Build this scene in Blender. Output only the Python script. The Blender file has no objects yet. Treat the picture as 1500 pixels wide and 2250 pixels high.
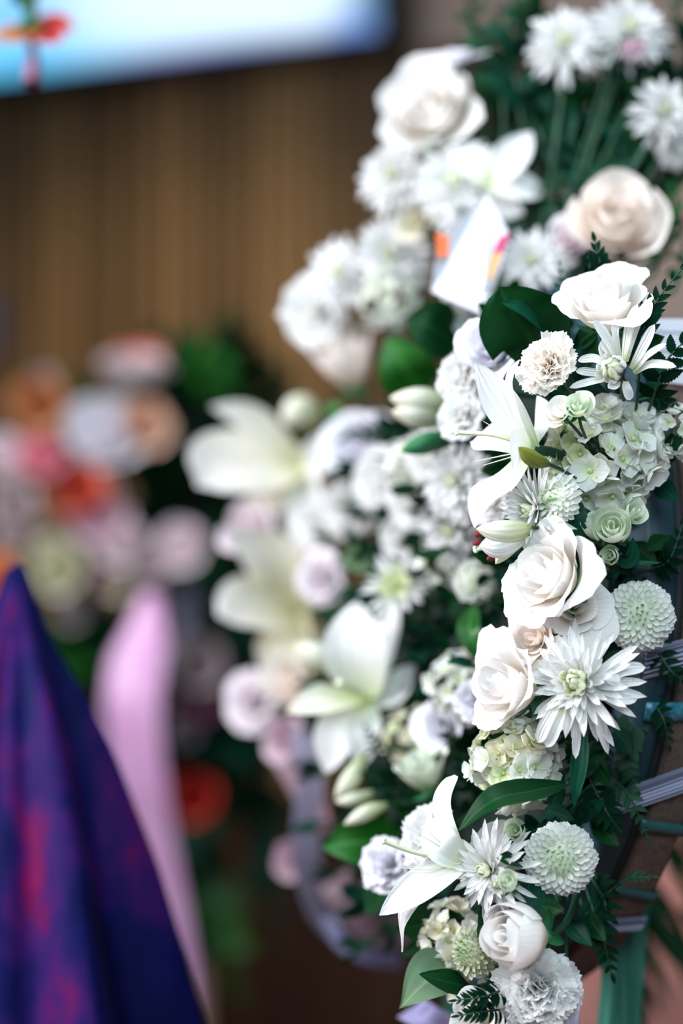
import bpy, math, random
import numpy as np
from mathutils import Vector, Matrix, Quaternion

SC = bpy.context.scene
COL = SC.collection
PI = math.pi

# ------------------------------------------------------------------ camera
W, H = 1500, 2250
LENS, SENS_W = 85.0, 24.0
F = LENS / SENS_W * W                       # focal length in pixels
CAM_Z = 1.30
cd = bpy.data.cameras.new('camera'); cam = bpy.data.objects.new('camera', cd); COL.objects.link(cam)
cam.location = (0, 0, CAM_Z); cam.rotation_euler = (PI / 2, 0, 0)
cd.sensor_fit = 'HORIZONTAL'; cd.sensor_width = SENS_W; cd.lens = LENS
cd.clip_start = 0.05; cd.clip_end = 60
cd.dof.use_dof = True; cd.dof.focus_distance = 1.59; cd.dof.aperture_fstop = 1.95
SC.camera = cam

# ------------------------------------------------------------------ light and exposure
SC.view_settings.view_transform = 'Standard'; SC.view_settings.look = 'None'
SC.view_settings.gamma = 1.0; SC.view_settings.use_curve_mapping = False
SC.view_settings.exposure = 0.0
world = bpy.data.worlds.new('world'); SC.world = world; world.use_nodes = True
bg = world.node_tree.nodes['Background']; bg.inputs[0].default_value = (0.42, 0.64, 1.0, 1); bg.inputs[1].default_value = 0.13

def area(name, loc, target, size, power, col):
    l = bpy.data.lights.new(name, 'AREA'); l.shape = 'RECTANGLE'; l.size, l.size_y = size; l.energy = power; l.color = col
    o = bpy.data.objects.new(name, l); COL.objects.link(o); o.location = loc
    o.rotation_euler = (Vector(target) - Vector(loc)).to_track_quat('-Z', 'Y').to_euler()
    return o
key = area('window_daylight', (-2.4, 0.9, 2.4), (0.0, 2.0, 1.55), (1.7, 1.7), 55, (0.965, 0.95, 1.0)); key.data.spread = math.radians(95)
area('ceiling_panel', (0.1, 1.2, 3.3), (0.15, 1.8, 1.2), (1.3, 1.3), 40, (0.84, 0.92, 1.0))
area('front_fill', (0.1, -0.15, 2.15), (0.27, 1.6, 1.15), (0.9, 0.9), 35, (0.74, 0.92, 1.0))  # cool fill added behind the camera for the blooms facing it
def spot(name, loc, target, power, col, ang, blend):
    l = bpy.data.lights.new(name, 'SPOT'); l.energy = power; l.color = col; l.spot_size = ang; l.spot_blend = blend; l.shadow_soft_size = 0.12
    o = bpy.data.objects.new(name, l); COL.objects.link(o); o.location = loc
    o.rotation_euler = (Vector(target) - Vector(loc)).to_track_quat('-Z', 'Y').to_euler()
spot('wall_wash_lamp', (-1.3, 3.2, 2.9), (-0.45, 5.6, 1.45), 270, (1.0, 0.80, 0.52), 0.66, 1.0)
spot('far_flower_fill', (-1.3, 1.9, 3.0), (-0.32, 3.6, 1.42), 260, (1.0, 0.93, 0.92), 0.42, 0.9)  # extra spot added only to brighten the far arrangement

# ------------------------------------------------------------------ helpers
def at(px, py, d):
    """the point d metres in front of the camera seen at photo pixel px, py"""
    return Vector(((px - W / 2) * d / F, d, CAM_Z - (py - H / 2) * d / F))

def link(o, parent=None):
    COL.objects.link(o)
    if parent is not None: o.parent = parent
    return o
def tag(o, label=None, cat=None, group=None, kind=None):
    if label: o['label'] = label
    if cat: o['category'] = cat
    if group: o['group'] = group
    if kind: o['kind'] = kind
    return o
def empty(name, loc, quat=None):
    o = bpy.data.objects.new(name, None); o.empty_display_size = 0.02; COL.objects.link(o)
    o.location = loc
    if quat is not None:
        o.rotation_mode = 'QUATERNION'; o.rotation_quaternion = quat
    return o
def part(name, mesh, parent, mat=None):
    if mat is not None: mesh.materials.clear(); mesh.materials.append(mat)
    return link(bpy.data.objects.new(name, mesh), parent)

class MB:
    """collects grids, tubes and boxes into one mesh"""
    def __init__(s): s.v = []; s.f = []; s.uv = []; s.n = 0; s.mi = []
    def grid(s, V, close_u=False, mi=0):
        V = np.asarray(V, float); nv, nu = V.shape[:2]; b = s.n
        s.v.append(V.reshape(-1, 3)); s.n += nv * nu
        lu = nu if close_u else nu - 1
        for j in range(nv - 1):
            for i in range(lu):
                i2 = (i + 1) % nu
                s.f.append((b + j * nu + i, b + j * nu + i2, b + (j + 1) * nu + i2, b + (j + 1) * nu + i))
                u0, u1 = i / (nu - 1 + close_u), (i + 1) / (nu - 1 + close_u); v0, v1 = j / (nv - 1), (j + 1) / (nv - 1)
                s.uv += [(u0, v0), (u1, v0), (u1, v1), (u0, v1)]; s.mi.append(mi)
        return s
    def cap(s, ring, mi=0):
        b = s.n; s.v.append(np.asarray(ring, float)); k = len(ring); s.n += k
        s.f.append(tuple(range(b, b + k))); s.uv += [(0.5, 0.5)] * k; s.mi.append(mi)
        return s
    def tube(s, pts, rad, n=7, caps=True, mi=0):
        pts = [Vector(p) for p in pts]; m = len(pts)
        if not hasattr(rad, '__len__'): rad = [rad] * m
        rows = []; prev = None
        for i, p in enumerate(pts):
            T = (pts[min(i + 1, m - 1)] - pts[max(i - 1, 0)]).normalized()
            a = prev if prev is not None else (Vector((0, 0, 1)) if abs(T.z) < .9 else Vector((1, 0, 0)))
            X = (a - T * a.dot(T)).normalized(); Y = T.cross(X); prev = X
            rows.append([p + (X * math.cos(2 * PI * k / n) + Y * math.sin(2 * PI * k / n)) * rad[i] for k in range(n)])
        s.grid([[tuple(q) for q in r] for r in rows], True, mi)
        if caps:
            s.cap([tuple(q) for q in rows[0]][::-1], mi); s.cap([tuple(q) for q in rows[-1]], mi)
        return s
    def box(s, lo, hi, M=None, mi=0):
        x0, y0, z0 = lo; x1, y1, z1 = hi
        c = [Vector(p) for p in ((x0,y0,z0),(x1,y0,z0),(x1,y1,z0),(x0,y1,z0),(x0,y0,z1),(x1,y0,z1),(x1,y1,z1),(x0,y1,z1))]
        if M is not None: c = [M @ p for p in c]
        b = s.n; s.v.append(np.array([tuple(p) for p in c])); s.n += 8
        for q in ((3,2,1,0),(4,5,6,7),(0,1,5,4),(1,2,6,5),(2,3,7,6),(3,0,4,7)):
            s.f.append(tuple(b + i for i in q)); s.uv += [(0,0),(1,0),(1,1),(0,1)]; s.mi.append(mi)
        return s
    def mesh(s, name, mats=(), smooth=True):
        me = bpy.data.meshes.new(name)
        V = np.concatenate(s.v) if s.v else np.zeros((0, 3))
        me.from_pydata(V.tolist(), [], s.f)
        uv = me.uv_layers.new(name='UVMap'); uv.data.foreach_set('uv', np.array(s.uv, float).ravel())
        me.polygons.foreach_set('use_smooth', [smooth] * len(me.polygons))
        for m in (mats if isinstance(mats, (list, tuple)) else [mats]): me.materials.append(m)
        if any(s.mi): me.polygons.foreach_set('material_index', s.mi)
        me.update()
        return me

def box_bevel(o, w, seg=2):
    m = o.modifiers.new('bevel', 'BEVEL'); m.width = w; m.segments = seg; m.limit_method = 'ANGLE'
    return o

# ------------------------------------------------------------------ materials
def new_mat(name):
    m = bpy.data.materials.new(name); m.use_nodes = True
    nt = m.node_tree; nt.nodes.clear()
    out = nt.nodes.new('ShaderNodeOutputMaterial')
    return m, nt, out
def N(nt, t, **kw):
    n = nt.nodes.new(t)
    for k, v in kw.items(): setattr(n, k, v)
    return n
def ramp(nt, stops):
    r = N(nt, 'ShaderNodeValToRGB'); e = r.color_ramp.elements
    while len(e) < len(stops): e.new(0.5)
    for i, (p, c) in enumerate(stops): e[i].position = p; e[i].color = (*c, 1)
    return r
def blade_mat(name, stops, trans=0.3, tint=None, rough=0.5, veins=9, vein_bump=0.25, vary=0.12, spec=0.3, midrib=None, edge=None, dist=0.0006):
    """petals and leaves: colour runs along V of the blade, fine veins along its length, some light comes through"""
    m, nt, out = new_mat(name); L = nt.links.new
    uv = N(nt, 'ShaderNodeUVMap'); sep = N(nt, 'ShaderNodeSeparateXYZ'); L(uv.outputs[0], sep.inputs[0])
    r = ramp(nt, stops); L(sep.outputs[1], r.inputs[0])
    info = N(nt, 'ShaderNodeObjectInfo')
    tc = N(nt, 'ShaderNodeTexCoord')
    nz = N(nt, 'ShaderNodeTexNoise'); nz.inputs['Scale'].default_value = 60; nz.inputs['Detail'].default_value = 3
    L(tc.outputs['Object'], nz.inputs['Vector'])
    mr = N(nt, 'ShaderNodeMapRange'); mr.inputs[3].default_value = 1 - vary; mr.inputs[4].default_value = 1 + vary * 0.4
    ad = N(nt, 'ShaderNodeMath', operation='MULTIPLY_ADD'); ad.inputs[1].default_value = 0.55; L(nz.outputs[0], ad.inputs[0])
    rm = N(nt, 'ShaderNodeMath', operation='MULTIPLY'); rm.inputs[1].default_value = 0.5; L(info.outputs['Random'], rm.inputs[0]); L(rm.outputs[0], ad.inputs[2])
    L(ad.outputs[0], mr.inputs[0])
    mul = N(nt, 'ShaderNodeMix', data_type='RGBA', blend_type='MULTIPLY'); mul.inputs[0].default_value = 1
    L(r.outputs[0], mul.inputs[6]); L(mr.outputs[0], mul.inputs[7]); colr = mul.outputs[2]
    if midrib is not None:
        c0 = N(nt, 'ShaderNodeMath', operation='SUBTRACT'); L(sep.outputs[0], c0.inputs[0]); c0.inputs[1].default_value = 0.5
        c1 = N(nt, 'ShaderNodeMath', operation='ABSOLUTE'); L(c0.outputs[0], c1.inputs[0])
        c2 = N(nt, 'ShaderNodeMapRange'); c2.inputs[1].default_value = 0.0; c2.inputs[2].default_value = 0.06; c2.inputs[3].default_value = 0.8; c2.inputs[4].default_value = 0.0
        L(c1.outputs[0], c2.inputs[0])
        mx = N(nt, 'ShaderNodeMix', data_type='RGBA'); L(c2.outputs[0], mx.inputs[0]); L(colr, mx.inputs[6]); mx.inputs[7].default_value = (*midrib, 1); colr = mx.outputs[2]
    wv = N(nt, 'ShaderNodeMath', operation='MULTIPLY'); wv.inputs[1].default_value = veins * 2 * PI; L(sep.outputs[0], wv.inputs[0])
    w2 = N(nt, 'ShaderNodeMath', operation='MULTIPLY_ADD'); L(nz.outputs[0], w2.inputs[0]); w2.inputs[1].default_value = 5.0; L(wv.outputs[0], w2.inputs[2])
    sn = N(nt, 'ShaderNodeMath', operation='SINE'); L(w2.outputs[0], sn.inputs[0])
    bp = N(nt, 'ShaderNodeBump'); bp.inputs['Strength'].default_value = vein_bump; bp.inputs['Distance'].default_value = dist; L(sn.outputs[0], bp.inputs['Height'])
    p = N(nt, 'ShaderNodeBsdfPrincipled'); L(colr, p.inputs['Base Color']); p.inputs['Roughness'].default_value = rough
    p.inputs['Specular IOR Level'].default_value = spec; L(bp.outputs[0], p.inputs['Normal'])
    if trans > 0:
        tr = N(nt, 'ShaderNodeBsdfTranslucent'); L(bp.outputs[0], tr.inputs['Normal'])
        if tint:
            tm = N(nt, 'ShaderNodeMix', data_type='RGBA', blend_type='MULTIPLY'); tm.inputs[0].default_value = 1; L(colr, tm.inputs[6]); tm.inputs[7].default_value = (*tint, 1); L(tm.outputs[2], tr.inputs[0])
        else: L(colr, tr.inputs[0])
        ms = N(nt, 'ShaderNodeMixShader'); ms.inputs[0].default_value = trans; L(p.outputs[0], ms.inputs[1]); L(tr.outputs[0], ms.inputs[2]); L(ms.outputs[0], out.inputs[0])
    else: L(p.outputs[0], out.inputs[0])
    return m
def plain_mat(name, col, rough=0.6, noise=None, noise_scale=20, bump=0.0, stretch=(1, 1, 1), sheen=0.0, spec=0.4, vary=0.0, metallic=0.0):
    m, nt, out = new_mat(name); L = nt.links.new
    p = N(nt, 'ShaderNodeBsdfPrincipled'); p.inputs['Roughness'].default_value = rough; p.inputs['Specular IOR Level'].default_value = spec
    p.inputs['Metallic'].default_value = metallic
    p.inputs['Base Color'].default_value = (*col, 1)
    tc = N(nt, 'ShaderNodeTexCoord'); mp = N(nt, 'ShaderNodeMapping'); mp.inputs['Scale'].default_value = stretch; L(tc.outputs['Object'], mp.inputs[0])
    nz = N(nt, 'ShaderNodeTexNoise'); nz.inputs['Scale'].default_value = noise_scale; nz.inputs['Detail'].default_value = 4; L(mp.outputs[0], nz.inputs['Vector'])
    if noise is not None:
        r = ramp(nt, [(0.35, col), (0.7, noise)]); src = nz.outputs[0]
        if vary:
            info = N(nt, 'ShaderNodeObjectInfo'); a = N(nt, 'ShaderNodeMath', operation='MULTIPLY_ADD'); L(info.outputs['Random'], a.inputs[0]); a.inputs[1].default_value = vary; L(src, a.inputs[2])
            b = N(nt, 'ShaderNodeMath', operation='SUBTRACT'); L(a.outputs[0], b.inputs[0]); b.inputs[1].default_value = vary / 2; src = b.outputs[0]
        L(src, r.inputs[0]); L(r.outputs[0], p.inputs['Base Color'])
    if bump:
        bp = N(nt, 'ShaderNodeBump'); bp.inputs['Strength'].default_value = bump; bp.inputs['Distance'].default_value = 0.002; L(nz.outputs[0], bp.inputs['Height']); L(bp.outputs[0], p.inputs['Normal'])
    if sheen: p.inputs['Sheen Weight'].default_value = sheen
    L(p.outputs[0], out.inputs[0])
    return m

WH = (0.92, 0.925, 0.92)
M = {}
M['lily'] = blade_mat('lily_petal', [(0.0, (0.62, 0.72, 0.40)), (0.22, (0.82, 0.85, 0.74)), (0.5, WH), (1.0, (0.93, 0.93, 0.93))], 0.38, veins=5, vein_bump=0.3)
M['lily_green'] = blade_mat('lily_green_petal', [(0.0, (0.50, 0.58, 0.22)), (0.35, (0.70, 0.74, 0.48)), (0.75, (0.84, 0.84, 0.74)), (1.0, (0.84, 0.78, 0.62))], 0.38, veins=5)
M['lily_yellow'] = blade_mat('lily_yellowish_petal', [(0.0, (0.70, 0.66, 0.36)), (0.5, (0.82, 0.79, 0.62)), (1.0, (0.90, 0.86, 0.84))], 0.38, veins=5)
M['lily_pale'] = blade_mat('pale_lily_petal', [(0.0, (0.72, 0.70, 0.40)), (0.3, (0.86, 0.84, 0.70)), (1.0, (0.91, 0.88, 0.86))], 0.38, veins=5)
M['mum'] = blade_mat('mum_petal', [(0.0, (0.70, 0.76, 0.42)), (0.25, (0.84, 0.85, 0.76)), (0.6, WH), (1.0, (0.93, 0.93, 0.93))], 0.38, veins=4, vein_bump=0.5)
M['mum_heart'] = blade_mat('mum_heart_petal', [(0.0, (0.56, 0.66, 0.20)), (0.4, (0.76, 0.83, 0.50)), (1.0, (0.90, 0.92, 0.76))], 0.38, veins=3, vein_bump=0.4)
M['pom'] = blade_mat('pom_floret', [(0.0, (0.74, 0.82, 0.60)), (0.3, (0.88, 0.90, 0.82)), (1.0, (0.94, 0.95, 0.94))], 0.45, vary=0.05, veins=2, vein_bump=0.3)
M['pom_heart'] = blade_mat('pom_heart_floret', [(0.0, (0.20, 0.42, 0.14)), (0.5, (0.46, 0.66, 0.34)), (1.0, (0.76, 0.86, 0.64))], 0.3, veins=2)
M['pom_green'] = blade_mat('greenish_pom_floret', [(0.0, (0.44, 0.52, 0.26)), (0.4, (0.72, 0.76, 0.54)), (1.0, (0.86, 0.88, 0.74))], 0.35, veins=3, vein_bump=0.5)
M['rose'] = blade_mat('rose_petal', [(0.0, (0.84, 0.78, 0.52)), (0.3, (0.93, 0.84, 0.72)), (0.65, (0.935, 0.90, 0.865)), (1.0, (0.94, 0.925, 0.91))], 0.38, veins=14, vein_bump=0.12)
M['rose_blush'] = blade_mat('blush_rose_petal', [(0.0, (0.86, 0.72, 0.50)), (0.4, (0.94, 0.83, 0.72)), (1.0, (0.95, 0.89, 0.85))], 0.38, veins=14, vein_bump=0.12)
M['rose_green'] = blade_mat('green_white_rose_petal', [(0.0, (0.36, 0.54, 0.22)), (0.45, (0.66, 0.78, 0.56)), (1.0, (0.83, 0.86, 0.77))], 0.25, veins=10, vein_bump=0.15)
M['carn'] = blade_mat('carnation_petal', [(0.0, (0.66, 0.74, 0.44)), (0.3, (0.88, 0.88, 0.78)), (1.0, (0.94, 0.94, 0.94))], 0.52, veins=16, vein_bump=0.25)
M['carn_peach'] = blade_mat('peach_carnation_petal', [(0.0, (0.90, 0.62, 0.28)), (0.5, (0.94, 0.78, 0.56)), (0.8, (0.95, 0.87, 0.77)), (1.0, (0.96, 0.93, 0.89))], 0.42, veins=16, vein_bump=0.25)
M['hyd'] = blade_mat('hydrangea_petal', [(0.0, (0.66, 0.78, 0.42)), (0.3, (0.86, 0.90, 0.74)), (0.7, (0.92, 0.935, 0.90)), (1.0, (0.92, 0.94, 0.925))], 0.42, veins=8, vein_bump=0.25)
M['hyd_green'] = blade_mat('greenish_hydrangea_petal', [(0.0, (0.50, 0.66, 0.20)), (0.45, (0.80, 0.86, 0.54)), (1.0, (0.90, 0.92, 0.74))], 0.42, veins=8, vein_bump=0.25)
M['hyd_cream'] = blade_mat('cream_hydrangea_petal', [(0.0, (0.66, 0.66, 0.30)), (0.4, (0.84, 0.80, 0.60)), (1.0, (0.88, 0.85, 0.74))], 0.42, veins=8, vein_bump=0.25)
for nm, c0, c1 in (('coral', (0.60, 0.10, 0.05), (0.86, 0.20, 0.13)), ('orange', (0.72, 0.22, 0.05), (0.86, 0.40, 0.16)), ('pink', (0.70, 0.20, 0.28), (0.84, 0.36, 0.46)),
                   ('palepink', (0.72, 0.42, 0.56), (0.84, 0.66, 0.74)), ('peach', (0.78, 0.40, 0.26), (0.85, 0.60, 0.46)), ('red', (0.40, 0.02, 0.02), (0.72, 0.06, 0.045)),
                   ('mauve', (0.24, 0.06, 0.14), (0.42, 0.17, 0.28)), ('greyrose', (0.40, 0.32, 0.34), (0.62, 0.54, 0.56)), ('creamgreen', (0.44, 0.48, 0.24), (0.72, 0.70, 0.56)),
                   ('whitepink', (0.80, 0.60, 0.66), (0.86, 0.80, 0.84)), ('rust', (0.42, 0.16, 0.06), (0.60, 0.28, 0.13)), ('lilacwhite', (0.74, 0.74, 0.84), (0.86, 0.85, 0.90))):
    M[nm] = blade_mat(nm + '_petal', [(0.0, c0), (1.0, c1)], 0.25, veins=8)
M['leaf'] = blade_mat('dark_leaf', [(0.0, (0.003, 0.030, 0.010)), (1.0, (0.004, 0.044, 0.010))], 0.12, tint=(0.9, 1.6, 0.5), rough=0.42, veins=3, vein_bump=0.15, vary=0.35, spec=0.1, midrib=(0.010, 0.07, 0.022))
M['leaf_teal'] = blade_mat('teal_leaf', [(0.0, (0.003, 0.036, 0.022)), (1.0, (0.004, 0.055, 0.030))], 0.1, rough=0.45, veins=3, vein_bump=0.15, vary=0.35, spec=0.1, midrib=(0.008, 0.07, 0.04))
M['leaf_bright'] = blade_mat('bright_leaf', [(0.0, (0.010, 0.085, 0.010)), (1.0, (0.016, 0.13, 0.014))], 0.2, tint=(0.9, 1.5, 0.4), rough=0.4, veins=3, vein_bump=0.15, vary=0.3, midrib=(0.06, 0.26, 0.05))
M['leaf_grey'] = blade_mat('grey_green_leaf', [(0.0, (0.10, 0.19, 0.10)), (0.6, (0.12, 0.22, 0.12)), (1.0, (0.16, 0.24, 0.11))], 0.15, rough=0.55, veins=4, vein_bump=0.12, vary=0.45, midrib=(0.20, 0.28, 0.15))
M['leaf_olive'] = blade_mat('olive_leaf', [(0.0, (0.20, 0.26, 0.04)), (1.0, (0.30, 0.32, 0.05))], 0.2, rough=0.5, veins=3, vary=0.3)
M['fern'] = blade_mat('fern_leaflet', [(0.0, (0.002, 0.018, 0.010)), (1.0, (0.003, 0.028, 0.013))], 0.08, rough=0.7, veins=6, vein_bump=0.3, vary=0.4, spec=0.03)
M['fern_light'] = blade_mat('light_fern_leaflet', [(0.0, (0.005, 0.045, 0.022)), (1.0, (0.008, 0.062, 0.028))], 0.12, rough=0.5, veins=6, vein_bump=0.3, vary=0.4, spec=0.3)
M['sepal'] = blade_mat('sepal', [(0.0, (0.02, 0.14, 0.06)), (1.0, (0.04, 0.22, 0.08))], 0.15, rough=0.45, veins=4, vary=0.25)
M['stem'] = plain_mat('stem', (0.006, 0.040, 0.020), 0.5, (0.012, 0.065, 0.03), 40)
M['stem_pale'] = plain_mat('pale_style', (0.62, 0.70, 0.44), 0.45, (0.78, 0.80, 0.62), 60)
M['anther'] = plain_mat('dark_red_anther', (0.14, 0.012, 0.02), 0.7, (0.25, 0.03, 0.03), 200, 0.3)
M['filament'] = plain_mat('filament', (0.78, 0.72, 0.62), 0.5)
M['foam'] = plain_mat('dark_green_foam', (0.002, 0.010, 0.006), 0.9, (0.004, 0.016, 0.009), 120, 0.5)

# ------------------------------------------------------------------ blade shapes
def sm(a, b, x):
    t = np.clip((x - a) / (b - a), 0, 1); return t * t * (3 - 2 * t)
def oval(t, k=0.55, base=0.25, p=0.8):
    """width profile: narrow base, widest at k, rounded end"""
    t = np.clip(t, 0, 1)
    a = base + (1 - base) * np.sin(np.clip(t / k, 0, 1) * PI / 2)
    b = np.where(t > k, np.cos(np.clip((t - k) / (1 - k), 0, 1) * PI / 2) ** p, 1)
    return a * b
def ray_petal(L, Wd, th, nu=5, nv=9, cup=0.5, k=0.6, base=0.3, p=0.6, ruf=0.0, rf=2.0, ph=0.0, twist=0.0, notch=0.0):
    """petal leaving the flower's axis (+Z) outward along +X; th(t) is the angle from the axis"""
    t = np.linspace(0, 1, nv); u = np.linspace(-1, 1, nu)
    ang = np.array([th(x) for x in t]); dl = L / (nv - 1)
    r = np.concatenate([[0], np.cumsum(np.sin((ang[1:] + ang[:-1]) / 2) * dl)]); z = np.concatenate([[0], np.cumsum(np.cos((ang[1:] + ang[:-1]) / 2) * dl)])
    wd = oval(t, k, base, p) * Wd / 2
    V = np.zeros((nv, nu, 3))
    for j in range(nv):
        a = cup * u
        side = np.sin(a) / max(cup, 1e-3) * wd[j]; lift = (1 - np.cos(a)) / max(cup, 1e-3) * wd[j]
        lift = lift + ruf * t[j] ** 2 * np.sin(rf * PI * u + ph + 3 * t[j]) * Wd + notch * np.abs(u) * t[j] * Wd
        tw = twist * t[j]; s2 = side * math.cos(tw) - lift * math.sin(tw); l2 = side * math.sin(tw) + lift * math.cos(tw)
        V[j, :, 0] = r[j] - np.cos(ang[j]) * l2; V[j, :, 1] = s2; V[j, :, 2] = z[j] + np.sin(ang[j]) * l2
    return V
def fan_petal(L, Wd, th, nu=17, nv=7, ruf=0.08, rf=2.5, ph=0.0, ser=0.06, ns=7, cup=0.3, rng=None):
    """carnation petal: narrow claw widening into a ruffled fan with a toothed edge"""
    u = np.linspace(-1, 1, nu); V = np.zeros((nv, nu, 3))
    teeth = ser * np.abs(((u * ns + ph) % 1.0) * 2 - 1) + (np.array([rng.uniform(-.03, .03) for _ in u]) if rng else 0)
    Lf = 1 - 0.22 * u ** 2 + teeth
    ts = np.linspace(0, 1.3, 40); an = np.array([th(x) for x in ts]); dl = L * (ts[1] - ts[0])
    R = np.concatenate([[0], np.cumsum(np.sin(an[1:]) * dl)]); Z = np.concatenate([[0], np.cumsum(np.cos(an[1:]) * dl)])
    for j, t in enumerate(np.linspace(0, 1, nv)):
        te = t * Lf; r = np.interp(te, ts, R); z = np.interp(te, ts, Z); a = np.interp(te, ts, an)
        wd = Wd / 2 * (0.14 + 0.86 * t ** 1.2)
        lift = cup * u ** 2 * wd + ruf * L * t ** 1.8 * np.sin(rf * PI * u + ph * 2 + 1.5 * t)
        V[j, :, 0] = r - np.cos(a) * lift; V[j, :, 1] = u * wd * (1 - 0.1 * np.abs(np.sin(rf * PI * u + ph))); V[j, :, 2] = z + np.sin(a) * lift
    return V
def wrap_petal(az, R, Hh, half, flare, rng, nu=11, nv=9, ruf=0.0, tip=0.22, fringe=0.0, z0=0.0, curl=0.0, pinch=0.0):
    """rose petal wrapped round the flower's axis"""
    u = np.linspace(-1, 1, nu); t = np.linspace(0, 1, nv); V = np.zeros((nv, nu, 3)); ph = rng.uniform(0, 6.28); ph2 = rng.uniform(0, 6.28)
    fr = np.array([rng.uniform(-1, 1) for _ in u]) * fringe
    for j in range(nv):
        tt = t[j] * (1 - tip * np.abs(u) ** 2.2 + fr * t[j] ** 4 + 0.05 * np.sin(2 * u + ph2) * t[j])
        rr = R * (0.22 + 0.78 * np.sin(np.clip(tt * 1.3, 0, 1) * PI / 2))
        rr = rr + flare * R * np.clip(tt - 0.5, 0, 1) ** 1.7 * 2.6 - pinch * R * np.clip(tt - 0.55, 0, 1) ** 1.5 * 2
        rr = rr + ruf * R * tt ** 3 * np.sin(3.0 * u + ph) + ruf * 0.5 * R * tt ** 4 * np.sin(7 * u + ph2)
        rr = rr + curl * R * np.abs(u) ** 3 * tt
        an = half * (0.30 + 0.70 * np.sin(np.clip(tt * 0.75, 0, .5) * PI)); fi = az + u * an
        zz = z0 + Hh * tt - flare * Hh * 0.75 * np.clip(tt - 0.68, 0, 1) ** 1.5 * 2
        V[j, :, 0] = rr * np.cos(fi); V[j, :, 1] = rr * np.sin(fi); V[j, :, 2] = zz
    return V
def catmull(P, n):
    P = [np.array(p, float) for p in P]; m = len(P)
    if m == 2: return np.array([P[0] + (P[1] - P[0]) * s for s in np.linspace(0, 1, n)])
    out = []
    for s in np.linspace(0, m - 1, n):
        i = min(int(s), m - 2); f = s - i
        p0 = P[max(i - 1, 0)] if i > 0 else 2 * P[0] - P[1]; p1, p2 = P[i], P[i + 1]; p3 = P[i + 2] if i + 2 < m else 2 * P[-1] - P[-2]
        out.append(0.5 * (2 * p1 + (p2 - p0) * f + (2 * p0 - 5 * p1 + 4 * p2 - p3) * f * f + (3 * p1 - p0 - 3 * p2 + p3) * f ** 3))
    return np.array(out)
def path_blade(P, Wd, hint, nu=7, nv=13, cup=0.4, k=0.5, base=0.35, p=0.75, ruf=0.0, rf=2.0, ph=0.0, fold=0.0, ser=0.0, ns=9, wf=None):
    """blade swept along points P; hint = direction its upper face looks to"""
    C = catmull(P, nv); hint = Vector(hint).normalized(); V = np.zeros((nv, nu, 3)); u = np.linspace(-1, 1, nu)
    for j in range(nv):
        T = Vector(C[min(j + 1, nv - 1)] - C[max(j - 1, 0)]).normalized()
        Nn = (hint - T * hint.dot(T))
        if Nn.length < 1e-4: Nn = T.orthogonal()
        Nn.normalize(); S = T.cross(Nn); t = j / (nv - 1)
        w = (wf(t) if wf else float(oval(np.array(t), k, base, p))) * Wd / 2
        if ser: w *= 1 - ser * ((t * ns) % 1.0)
        a = cup * u; side = np.sin(a) / max(cup, 1e-3) * w if cup > 1e-3 else u * w
        lift = ((1 - np.cos(a)) / cup * w if cup > 1e-3 else 0 * u) + fold * np.abs(u) * w + ruf * Wd * t * np.sin(rf * PI * u + ph + 5 * t) * np.abs(u)
        for i in range(nu):
            V[j, i] = C[j] + np.array(S) * side[i] + np.array(Nn) * lift[i]
    return V
def mesh1(name, V, mat):
    return MB().grid(V).mesh(name, mat)

def cdir(r, up, toward):
    """a direction given as right, up, toward the camera"""
    return Vector((r, -toward, up)).normalized()
def face_quat(d, roll=0.0):
    return Vector(d).to_track_quat('Z', 'Y') @ Quaternion((0, 0, 1), roll)

# ------------------------------------------------------------------ the setting
WALL_P = at(750, 1125, 5.6)                                   # a point of the back wall
yaw = math.radians(31)
WX = Vector((math.cos(yaw), -math.sin(yaw), 0)); WN = Vector((-math.sin(yaw), -math.cos(yaw), 0))   # along the wall (nearer to the right), out of the wall
def wall_s(px):
    """coordinate along the wall where the sight line through column px meets it"""
    k = (px - 750) / F
    return (k * WALL_P.y - WALL_P.x) / (WX.x - k * WX.y)
def wall_pt(s, z, n=0.0): return Vector((WALL_P.x, WALL_P.y, 0)) + WX * s + WN * n + Vector((0, 0, z))
def wall_z(px, py): return CAM_Z - (py - 1125) / F * wall_pt(wall_s(px), 0).y
WM = Matrix(((WX.x, WN.x, 0, WALL_P.x), (WX.y, WN.y, 0, WALL_P.y), (0, 0, 1, 0), (0, 0, 0, 1)))   # wall space: x along, y out, z up

M['floor'] = plain_mat('terracotta_carpet', (0.24, 0.10, 0.08), 0.95, (0.30, 0.14, 0.11), 90, 0.4)
M['plaster'] = plain_mat('beige_plaster', (0.46, 0.345, 0.275), 0.85, (0.51, 0.39, 0.315), 8, 0.15)
M['slat'] = plain_mat('brown_slat_wood', (0.075, 0.045, 0.020), 0.55, (0.27, 0.165, 0.072), 5, 0.1, (7, 7, 0.35), vary=0.55)
M['slatback'] = plain_mat('brown_backing', (0.10, 0.055, 0.025), 0.7, (0.16, 0.09, 0.045), 6, 0.1, (5, 5, 0.6))
M['unlit_wood'] = plain_mat('shade_tinted_wood', (0.030, 0.012, 0.005), 0.45, (0.060, 0.024, 0.009), 5, 0.1, (6, 6, 0.5), vary=0.3)  # shade of the lower wall put into the wood colour
M['rosewall'] = plain_mat('dusty_terracotta_paint', (0.60, 0.27, 0.23), 0.8, (0.66, 0.32, 0.26), 9, 0.1)

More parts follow.
